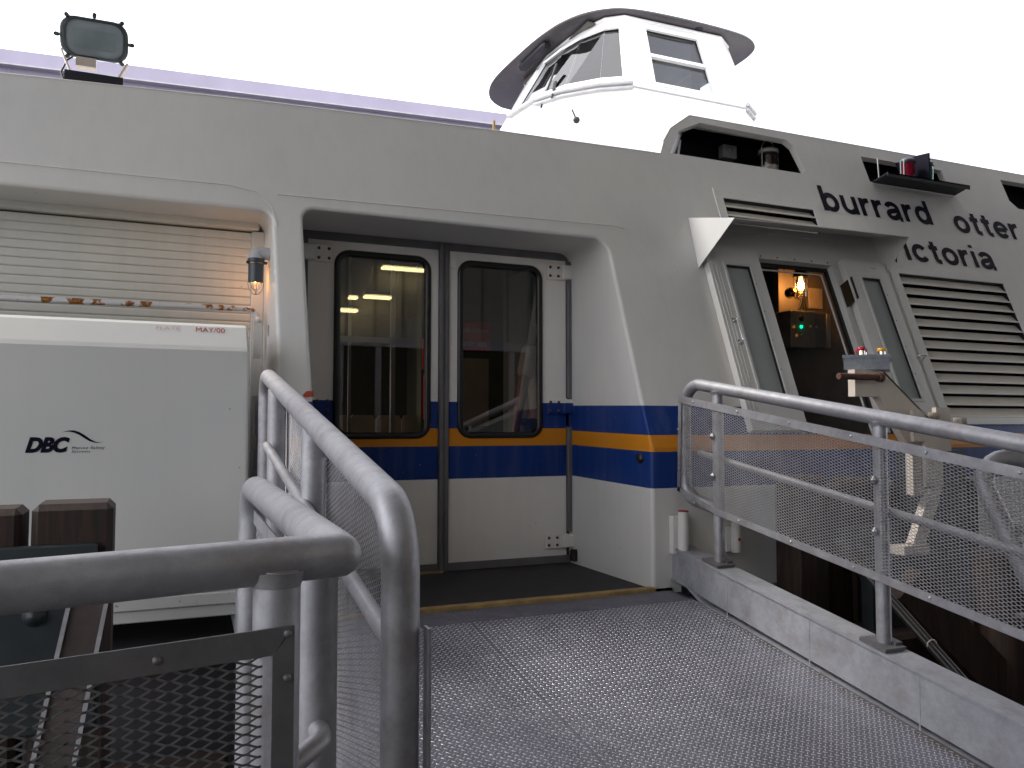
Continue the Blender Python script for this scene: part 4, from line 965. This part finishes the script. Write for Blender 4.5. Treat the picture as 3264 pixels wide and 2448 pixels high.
part('wire_guard', mb, 'bronze', cl)
part('reflector_disc', MB().lathe([(.0005, 0), (.03, .008), (.05, .03), (.045, .05)], LC + Vector((-.11, .02, -.04)), (.6, .5, 0), 18), 'brass', cl)
pointlight('bulb_light', LC + Vector((.0, .09, .03)), .65, .03, (1, .42, .12), cl)
cbx = thing('control_cabinet', (5.5, 5.8, 1.65), 'grey electrical cabinet with a green indicator inside the side doorway', 'control cabinet')
part('cabinet_body', MB().box(5.18, 5.46, 5.70, 5.93, 1.65, 1.98, .006), simple('cabinet_grey_olive', (.36, .34, .29), .4), cbx)
part('side_cabinet', MB().box(5.462, 5.62, 5.73, 5.93, 1.66, 1.975, .006), simple('cabinet_grey', (.26, .26, .24), .4), cbx)
mb = MB(); mb.box(5.622, 5.66, 5.72, 5.78, 1.66, 1.975); part('cabinet_hinge', mb, 'beige', cbx)
for (x, z, mm) in ((5.21, 1.83, 'amber_led'), (5.295, 1.835, 'green_led'), (5.40, 1.84, 'castgrey'), (5.50, 1.845, 'castgrey'), (5.30, 1.76, 'castgrey'), (5.24, 1.755, 'amber_led')):
    part('indicator', MB().lathe([(.013, 0), (.013, .008), (.008, .014), (.0005, .016)], (x, 5.70 if x < 5.46 else 5.73, z), (0, -1, 0), 12), mm, cbx)
part('dial', MB().lathe([(.028, 0), (.028, .006), (.0005, .007)], (5.30, 5.70, 1.91), (0, -1, 0), 18), 'blackpaint', cbx)
mb = MB(); mb.tube([(5.40, 5.90, 2.44), (5.46, 5.88, 2.36), (5.49, 5.88, 2.24), (5.48, 5.88, 2.12), (5.43, 5.88, 2.0), (5.43, 5.86, 1.97)], .012, 8); mb.tube([(5.47, 5.89, 2.44), (5.51, 5.89, 2.3), (5.50, 5.89, 2.15), (5.51, 5.88, 2.04), (5.52, 5.86, 1.97)], .012, 8)
part('cable', mb, 'cable', cbx)
solo('notice_frame', MB().box(5.60, 5.76, 5.915, 5.928, 2.05, 2.24), 'cream', 'framed notice on the bulkhead to the right of the caged lamp', 'notice')
# navigation lights
nv = thing('navigation_lights', (5.85, 4.82, 2.945), 'black bracket carrying red and green navigation lanterns either side of a divider', 'navigation lights')
mb = MB(); mb.prism([(5.36, 4.932, 2.95), (6.32, 4.932, 2.95), (6.20, 4.695, 2.95), (5.27, 4.695, 2.95)], (0, 0, -.012)); mb.prism([(5.27, 4.695, 2.95), (6.20, 4.695, 2.95), (6.20, 4.695, 2.915), (5.27, 4.695, 2.915)], (0, .006, 0)); part('shelf', mb, 'blackpaint', nv)
mb = MB(); mb.prism([(5.73, 4.93, 2.952), (5.73, 4.70, 2.952), (5.73, 4.70, 3.165), (5.73, 4.80, 3.175), (5.73, 5.03, 3.175)], (.016, 0, 0)); part('divider', mb, 'navy', nv)
mb = MB(); mb.tube([(5.42, 4.93, 3.15), (5.40, 4.90, 2.96)], .006, 6); part('bracket', mb, 'alu', nv)
for x, mt in ((5.62, 'redglass'), (5.83, 'greenglass')):
    c_ = (x, 4.81, 0); ln = part('lantern', MB().lathe([(.060, 2.953), (.060, 2.975), (.052, 2.978)], c_, (0, 0, 1), 18).tube([(x, 4.872, 2.96), (x, 4.872, 3.10)], .008, 8).lathe([(.052, 3.092), (.062, 3.095), (.060, 3.115), (.045, 3.130), (.0005, 3.135)], c_, (0, 0, 1), 18), 'lampgrey', nv, 'red lantern' if mt == 'redglass' else 'green lantern')
    part('lens', MB().lathe([(.052, 2.978), (.055, 2.99), (.052, 3.0), (.056, 3.02), (.052, 3.035), (.056, 3.05), (.052, 3.07), (.052, 3.092)], c_, (0, 0, 1), 20), mt, ln)
    part('lamp_core', MB().lathe([(.03, 2.98), (.035, 3.03), (.03, 3.09)], c_, (0, 0, 1), 12), simple('core_' + mt, (.25, .01, .02) if mt == 'redglass' else (.0, .16, .12), .2), ln)
    for a in (165, 195): part('lantern_clip', MB().tube([(x + .06 * math.cos(R(a)), 4.81 + .06 * math.sin(R(a)), z) for z in (2.96, 3.11)], .006, 6), 'castgrey', ln)
# anchor lantern in the recess
al = thing('deck_lantern', (4.55, 5.3, 2.9), 'old glass signal lantern with a wire handle in the dark recess', 'lantern')
ZL = .09; c_ = (4.52, 5.20, ZL)
tm = simple('tarnished_metal', (.42, .40, .36), .4, .3); part('lantern_base', MB().lathe([(.078, 2.90), (.078, 2.95)], c_), tm, al); part('lantern_lid', MB().lathe([(.072, 3.055), (.085, 3.06), (.08, 3.085), (.05, 3.10), (.0005, 3.105)], c_), tm, al)
part('lens', MB().lathe([(.07, 2.95), (.076, 2.98), (.07, 3.0), (.076, 3.02), (.07, 3.055)], c_), 'clear', al)
part('lens_core', MB().lathe([(.03, 2.95), (.03, 3.05)], c_), simple('lantern_core', (.12, .08, .06), .3), al)
part('wire_handle', MB().tube([(4.52 + .07 * math.cos(R(a)), 5.20, 3.17 + .085 * math.sin(R(a))) for a in range(0, 181, 15)], .004, 6).tube([(4.44, 5.18, 2.98), (4.44, 5.18, 3.18)], .005, 6).tube([(4.60, 5.18, 2.98), (4.60, 5.18, 3.18)], .005, 6), 'castgrey', al)
bf = thing('junction_fitting', (4.15, 5.5, 2.95), 'grey electrical fitting at the back of the dark recess', 'fitting')
part('fitting_box', MB().box(4.20, 4.34, 5.36, 5.43, 3.13, 3.24, .008), 'castgrey', bf); part('fitting_knob', MB().lathe([(.02, 0), (.02, .02), (.0005, .025)], (4.26, 5.36, 3.19), (0, -1, 0)), 'castgrey', bf)
# stanchion sockets on the hull
for x, zt, zb_, lab in ((2.858, .452, .20, 'white pipe socket with a red rim on the ferry side, nearest the ramp end'), (3.24, .37, .19, 'white pipe socket with a red blotch on the ferry side, behind the kerb')):
    t_ = thing('pipe_socket', (x, 4.06, zb_), lab, 'pipe socket', 'pipe sockets on the ferry side')
    part('tube', MB().tube([(x, 4.06, zb_), (x, 4.06, zt)], .030, 16), 'white', t_)
    part('back_plate', MB().box(x - .055, x + .05, 4.085, 4.127, zb_ - .0, zt - .03, .003).box(x - .02, x + .02, 4.06, 4.09, zb_ + .02, zt - .04), 'white', t_)
    part('red_mark', MB().lathe([(.031, 0), (.031, .006)], (x, 4.06, zt - .004), (0, 0, 1), 16) if x < 3 else MB().lathe([(.010, 0), (.010, .003)], (x - .003, 4.0295, .27), (0, -1, 0), 10), 'red', t_)
solo('yellow_pole', MB().tube([(2.45, 6.0, 2.7), (2.45, 6.0, 3.385)], .012, 10), 'yellow', 'short yellow pole on the ferry roof at the foot of the wheelhouse', 'pole')
# person inside, behind the right door
pe = thing('person', (2.84, 5.86, 0), 'person in a pale t-shirt standing behind the right door window with an arm hanging down', 'person')
def skinfig(name, verts, edges, radii, mat, parent, root=0, lev=2):
    off = base_of(parent); me = bpy.data.meshes.new(name); me.from_pydata([Vector(v) - off for v in verts], edges, []); o = bpy.data.objects.new(name, me); link(o, parent)
    s = o.modifiers.new('skin', 'SKIN'); s.use_smooth_shade = True
    for i, r_ in enumerate(radii):
        d_ = me.skin_vertices[0].data[i]; d_.radius = (r_, r_) if not isinstance(r_, tuple) else r_; d_.use_root = (i == root)
    ss = o.modifiers.new('sub', 'SUBSURF'); ss.levels = lev; ss.render_levels = lev
    me.materials.append(M[mat]); return o
px_, py_ = 2.84, 5.86
sh_l, sh_r = (px_ - .17, py_ - .05, 1.52), (px_ + .17, py_ + .04, 1.52)
bv = [(px_, py_, .98), (px_, py_, 1.15), (px_, py_, 1.36), (px_, py_, 1.5), (px_ - .01, py_ - .01, 1.60), (px_ - .02, py_ - .02, 1.70), (px_ - .02, py_ - .02, 1.82),
      sh_l, (px_ - .25, py_ - .1, 1.22), (px_ - .34, py_ - .2, .985), (px_ - .365, py_ - .23, .90),
      sh_r, (px_ + .24, py_ + .04, 1.22), (px_ + .26, py_ - .02, .97), (px_ + .26, py_ - .04, .88),
      (px_ - .09, py_, .93), (px_ - .10, py_ - .01, .50), (px_ - .10, py_ + .02, .08), (px_ + .09, py_, .93), (px_ + .10, py_, .50), (px_ + .10, py_ + .03, .08), (px_ - .11, py_ - .12, .04), (px_ + .11, py_ - .10, .04)]
be = [(0, 1), (1, 2), (2, 3), (3, 4), (4, 5), (5, 6), (3, 7), (7, 8), (8, 9), (9, 10), (3, 11), (11, 12), (12, 13), (13, 14), (0, 15), (15, 16), (16, 17), (0, 18), (18, 19), (19, 20), (17, 21), (20, 22)]
brd = [(.14, .10), (.13, .10), (.15, .11), (.12, .09), .055, .085, .07, .055, .043, .03, .035, .055, .043, .03, .035, .085, .055, .04, .085, .055, .04, .03, .03]
body = skinfig('body', bv, be, brd, 'skin', pe)
skinfig('tshirt', [(px_, py_, .93), (px_, py_, 1.15), (px_, py_, 1.36), (px_, py_, 1.50), sh_l, (px_ - .225, py_ - .085, 1.30), sh_r, (px_ + .22, py_ + .04, 1.30)], [(0, 1), (1, 2), (2, 3), (3, 4), (4, 5), (3, 6), (6, 7)], [(.16, .12), (.15, .12), (.17, .13), (.12, .10), .075, .07, .075, .07], 'shirt', pe)
skinfig('trousers', [(px_, py_, 1.0), bv[15], bv[16], bv[17], bv[18], bv[19], bv[20]], [(0, 1), (1, 2), (2, 3), (0, 4), (4, 5), (5, 6)], [(.15, .11), .1, .07, .06, .1, .07, .06], 'trousers', pe)
hx, hy, hz = px_ - .365, py_ - .23, .88
for k, (dx, L_) in enumerate(((-.024, .07), (-.008, .08), (.008, .075), (.022, .06))):
    skinfig('finger', [(hx + dx * .6, hy + dx * .8, hz - .015), (hx + dx * .8 - .01, hy + dx, hz - .015 - L_ * .5), (hx + dx * .8, hy + dx, hz - .015 - L_)], [(0, 1), (1, 2)], [.010, .009, .007], 'skin', pe, 0, 1)
skinfig('thumb', [(hx - .02, hy - .02, hz + .015), (hx - .045, hy - .03, hz - .02), (hx - .045, hy - .03, hz - .05)], [(0, 1), (1, 2)], [.012, .010, .008], 'skin', pe, 0, 1)
part('hair', MB().lathe([(.0005, .13), (.06, .115), (.09, .06), (.092, 0), (.085, -.04)], (px_ - .02, py_ + .0, 1.79), (0, .2, 1), 16), 'hair', pe)
# seats inside
for k in range(6):
    x = 1.10 + k * .215
    s = thing('cabin_seat', (x, 6.6, 0), ['cream passenger seat nearest the left window edge', 'cream passenger seat second from the left in the window', 'cream passenger seat third from the left in the window', 'cream passenger seat fourth from the left in the window', 'cream passenger seat fifth from the left in the window', 'cream passenger seat at the right end of its row'][k], 'seat', 'row of cream seats inside the cabin')
    if k == 0: mb = MB().prism([(x - .097, 6.5, .42), (x + .097, 6.5, .42), (x + .10, 6.5, 1.0), (x + .08, 6.5, 1.035), (x - .08, 6.5, 1.035), (x - .10, 6.5, 1.0)], (0, .05, 0)); back = part('seat_back', mb, 'seat', s); cush = part('seat_cushion', MB().box(x - .097, x + .097, 6.55, 6.95, .40, .46, .01), 'seat', s); leg = part('leg', MB().tube([(x, 6.7, 0), (x, 6.7, .4)], .02, 8), 'alu', s)
    else:
        for o_ in (back, cush, leg): c2 = o_.copy(); link(c2, s)
# ================================================================== TIMBERS, CONSOLE AND OTHER DOCK THINGS
def timber(name, x0, x1, y0, y1, z0, z1, label, mat='wood', bev=.02):
    return solo(name, MB().box(x0, x1, y0, y1, z0, z1, bev), mat, label, 'timber', 'dark fender timbers', ((x0 + x1) / 2, (y0 + y1) / 2, z0))
timber('fender_timber', -.347, -.113, 3.0, 3.22, -2.6, .70, 'dark brown fender timber with chamfered top in front of the white container')
timber('fender_timber', -.62, -.372, 3.0, 3.2, -2.6, .69, 'dark brown fender timber cut off by the left edge of the photo')
timber('fender_timber', 3.385, 3.63, 3.70, 3.9, -2.6, .66, 'upright brown timber against the ferry side behind the mesh')
for k_, (xa_, w_, z_, lab_) in enumerate(((3.64, .24, .60, 'dark upright timber just right of the brown one, seen through the mesh'), (3.89, .25, .63, 'dark upright timber behind the first mesh bolts'), (4.15, .26, .58, 'dark upright timber behind the beige leg of the control arm'), (4.42, .27, .61, 'dark upright timber behind the bent rail'), (4.70, .30, .60, 'dark upright timber farthest right behind the mesh'))):
    timber('fender_timber', xa_, xa_ + w_, 3.78, 3.98, -2.6, z_, lab_)
fpn = thing('fender_plate', (-.4, 2.97, .2), 'grey green steel plate with round bolts clamping the left fender timbers', 'steel plate')
part('plate', MB().box(-.70, -.155, 2.955, 2.995, .0, .575, .004).box(-.155, -.135, 2.975, 2.998, .0, .45), 'darkgreen', fpn)
for x, z in ((-.325, .365), (-.495, .37)): part('bolt', MB().lathe([(.034, 0), (.034, .008), (.022, .009), (.022, .03), (.0005, .034)], (x, 2.955, z), (0, -1, 0), 14), 'darkgreen', fpn)
pk = thing('channel_strut', (-.19, 2.8, .2), 'leaning strut of weathered plank between two pale steel edges, left foreground', 'strut')
a, b = Vector((-.162, 2.90, .47)), Vector((-.30, 2.28, -.42))
part('plank', MB().bar(a, b, .085, .03, (0, 1, 0)), 'timbergrey', pk)
ed = (b - a).normalized().cross(Vector((0, 1, 0))).normalized()
for s_ in (-1, 1): part('steel_edge', MB().bar(a + ed * .05 * s_, b + ed * .05 * s_, .012, .05, (0, 1, 0)), 'galv', pk)
solo('dock_beam', MB().box(-3, .3, 3.3, 3.6, -1.2, -.35, .02), 'wood', 'dark horizontal timber added to fill the void below the white container', 'timber', 'dark fender timbers')  # added dark beam keeps the gap below the container black
solo('dock_beam', MB().prism([(3.30, 1.2, rz(1.2) - .62), (3.30, 3.6, rz(3.6) - .12), (3.30, 3.6, rz(3.6) - .55), (3.30, 1.2, rz(1.2) - 1.0)], (.32, 0, 0)), 'woodh', 'reddish brown timber beam sloping down beside the ramp kerb', 'timber', 'dark fender timbers')
gp = thing('bracing_plate', (3.8, 3.6, -.2), 'blue grey triangular steel bracket with a round bolt beside the upright timber', 'bracket')
part('plate', MB().prism([(3.66, 3.66, .35), (4.15, 3.66, .38), (4.25, 3.66, -.05), (4.02, 3.66, -.28)], (0, .02, 0)), 'darkgreen', gp)
part('bolt', MB().lathe([(.05, 0), (.05, .05), (.0005, .055)], (3.86, 3.66, .13), (0, -1, 0), 14), 'blackpaint', gp)
hc = thing('hose_cable', (3.4, 2.5, 0), 'pair of dark cables tied together hanging along the beam beside the ramp', 'cable')
ca, cb_ = Vector((3.27, 2.95, .10)), Vector((3.27, 2.12, -.50))
for dx, r_ in ((0, .017), (.032, .013)): part('cable', MB().tube([ca + Vector((dx, .35, .25)), ca + Vector((dx, 0, 0)), ca.lerp(cb_, .5) + Vector((dx, 0, -.01)), cb_ + Vector((dx, 0, 0)), cb_ + Vector((dx, -.4, -.4))], r_, 10), 'cable', hc)
for t_ in (.25, .8): p = ca.lerp(cb_, t_); part('cable_tie', MB().tube([p + Vector((.014 + .03 * math.cos(R(a)), .0, .024 * math.sin(R(a)))) for a in range(0, 361, 30)], .003, 6, False), 'beige', hc)
# dark dock timbers added so the void on the right stays black
dk = thing('added_dock_frame', (5.0, 3.2, -2.6), 'dark timber and steel dock framing added to blacken the void below the right side of the ferry', 'dock frame')
part('crossbeam', MB().box(3.7, 9, 3.35, 3.7, -.55, -.2, .02), 'wood', dk)
for x in (4.4, 5.6, 6.8): part('pile', MB().tube([(x, 3.2, -2.7), (x, 3.2, .25)], .15, 16), 'wood', dk)
part('brace', MB().bar((3.75, 3.3, .1), (5.4, 2.9, -1.6), .12, .2), 'wood', dk)
# control console arm
cn = thing('gangway_console', (3.9, 3.5, .2), 'beige control arm topped by a grey box with coloured push buttons', 'control console')
part('button_box', MB().prism([(3.56, 3.54, 1.268), (3.76, 3.40, 1.268), (3.99, 3.60, 1.268), (3.79, 3.76, 1.268)], (0, 0, .082)).prism([(3.55, 3.54, 1.335), (3.76, 3.392, 1.335), (4.0, 3.60, 1.335), (3.79, 3.77, 1.335)], (0, 0, .018)), 'consolegrey', cn)
for x, y, mt, lab in ((3.655, 3.50, 'buttonred', 'red push button'), (3.73, 3.56, 'buttonblue', 'blue push button'), (3.77, 3.62, 'buttonred', 'small red push button'), (3.80, 3.49, 'buttonyellow', 'yellow push button')):
    bt = part('push_button', MB().lathe([(.021, 1.353), (.019, 1.378)], (x, y, 0), (0, 0, 1), 14), 'chrome', cn, lab)
    part('button_cap', MB().lathe([(.024, 1.378), (.026, 1.386), (.024, 1.396), (.0005, 1.399)], (x, y, 0), (0, 0, 1), 14), mt, bt)
arm = MB(); arm.prism([(3.56, 3.46, 1.266), (3.56, 3.46, 1.115), (3.74, 3.46, 1.115), (3.99, 3.46, .80), (3.99, 3.46, .55), (4.22, 3.46, .55), (4.22, 3.46, .93), (3.78, 3.46, 1.266)], (0, .05, 0))
arm.prism([(3.78, 3.46, 1.262), (4.22, 3.46, .93), (4.40, 3.70, .93), (3.96, 3.70, 1.262)], (0, 0, -.012))
part('arm', arm, 'beige', cn)
part('top_plate', MB().prism([(3.80, 3.50, 1.266), (4.24, 3.50, .936), (4.40, 3.70, .936), (3.96, 3.70, 1.266)], (0.004, -.0, .006)), simple('stained_beige', (.36, .27, .2), .7, var=.3), cn)
part('pin', MB().tube([(3.40, 3.42, 1.222), (3.70, 3.42, 1.222)], .018, 12).lathe([(.027, 0), (.027, .03)], (3.69, 3.42, 1.222), (1, 0, 0), 10), 'ruststeel', cn)
each('lug_plate', [MB().box(3.97, 4.06, 3.43, 3.455, .86, 1.04), MB().box(4.24, 4.36, 3.50, 3.53, .80, 1.06), MB().box(4.06, 4.20, 3.43, 3.455, .60, .86)], 'beige', cn)
each('bolt', [MB().lathe([(.025, 0), (.025, .1), (.033, .1), (.033, .13)], (4.22, 3.50, .9), (0, 0, 1), 6), MB().lathe([(.03, 0), (.03, .1), (.04, .1), (.04, .14)], (4.44, 3.50, .86), (0, 0, 1), 6)], 'beige', cn)
part('leg', MB().bar((4.14, 3.46, .56), (3.99, 3.46, .26), .09, .05, (0, 1, 0)).box(3.86, 4.06, 3.42, 3.52, .22, .27), 'beige', cn)
cn.location.x += .035
part('base_column', MB().box(4.24, 4.6, 3.6, 3.8, -2.6, .8), 'darkgreen', cn); part('base_plate', MB().box(3.7, 4.5, 3.5, 3.58, -.5, .2), 'darkgreen', cn)
# second rail beyond the mesh at far right
gr = thing('bent_rail', (3.4, 2.3, -.6), 'bent galvanised rail standing behind the right mesh panel at the photo edge', 'railing')
q0 = Vector((3.09, 2.10, .28)); q1 = Vector((3.03, 2.34, .855)); q2 = Vector((3.9, 1.6, .62))
part('rail_pipe', MB().tube([q0] + bend(q0, q1, q2, .10) + [q2, q2 + Vector((.01, 0, -1.5))], .036, 18), 'galv', gr)
part('lower_rail', MB().tube([(3.06, 2.22, .56), (3.9, 1.6, .36)], .02, 12), 'galv', gr)
part('foot_plate', MB().box(3.03, 3.19, 2.03, 2.16, .22, .235), 'galvdark', gr)
part('foot_arm', MB().box(3.05, 4.3, 2.06, 2.14, .13, .218), 'darkgreen', gr)
# ---- terminal building behind the viewer (shades the ramp, mirrored in the glass)
tb = thing('terminal_building', (0, -2.4, -.6), 'terminal building with corrugated cladding and dark doors facing the ferry', 'building')
mb = MB(); mb.box(-3, 16, -2.5, -2.4, 2.35, 4.99); part('cladding', mb, 'corr', tb)
CZ = 5.0
mb = MB(); mb.prism([(-4.3, -9, CZ), (16, -9, CZ), (16, 5.05, CZ), (-4.3, 5.05, CZ)], (0, 0, .25)); part('shade_canopy', mb, 'ceiling', tb)  # unseen roof, its reach and pale soffit chosen to shape the light
mb = MB(); mb.box(-3, 16, -2.56, -2.38, 2.20, 2.35)
for x in (-3, -1.4, .2, 1.4, 2.6, 3.2, 4.3, 5.5, 7, 9, 11): mb.box(x, x + .09, -2.54, -2.42, -.6, 2.2)
part('door_frame', mb, 'alu', tb)
mb = MB(); mb.box(-3, 16, -2.50, -2.48, -.6, 2.2); part('door_glazing', mb, simple('dark_glazing', (.01, .011, .012), .15), tb)
for x, z, l_ in ((3.58, 3.40, .75), (3.14, 2.93, .42), (2.76, 2.90, .13), (2.69, 2.70, .27)):
    t_ = thing('fluorescent_light', (x, -2.1, z), 'fluorescent light mirrored in the left door window, %s' % {3.40: 'the large upper one', 2.93: 'the middle right one', 2.90: 'the short middle left one', 2.70: 'the lowest one'}[z], 'ceiling light', 'fluorescent lights')
    part('fixture', MB().box(x - l_ / 2, x + l_ / 2, -2.2, -2.0, z + .03, z + .08), 'white', t_)
    for dy in (-.05, .05): part('tube', MB().tube([(x - l_ / 2, -2.1 + dy, z), (x + l_ / 2, -2.1 + dy, z)], .02, 10), 'tube', t_)
# ---- roof far behind the ferry
rf = thing('far_building', (2, 20, -2.6), 'long building with lilac grey metal roof fascia behind the ferry', 'building')
mb = MB(); mb.prism([(-12, 20, 8.33), (24, 20, 9.46), (24, 20, 9.80), (-12, 20, 8.66)], (0, .15, 0)); part('fascia_cap', mb, 'lilac', rf)
mb = MB(); mb.prism([(-12, 20.2, -2.6), (24, 20.2, -2.6), (24, 20.2, 9.7), (-12, 20.2, 8.57)], (0, 8, 0)); part('wall', mb, 'lilac', rf)
mb = MB().prism([(-12, 19.97, 8.36), (24, 19.97, 9.49), (24, 19.97, 9.46), (-12, 19.97, 8.33)], (0, .03, 0)); part('drip_edge', mb, 'castgrey', rf)
mb = MB()
for x in range(-11, 24, 2): part('rib', MB().box(x, x + .03, 20.16, 20.19, 5, 8.33 + (x + 12) * .0313), 'lilac', rf)
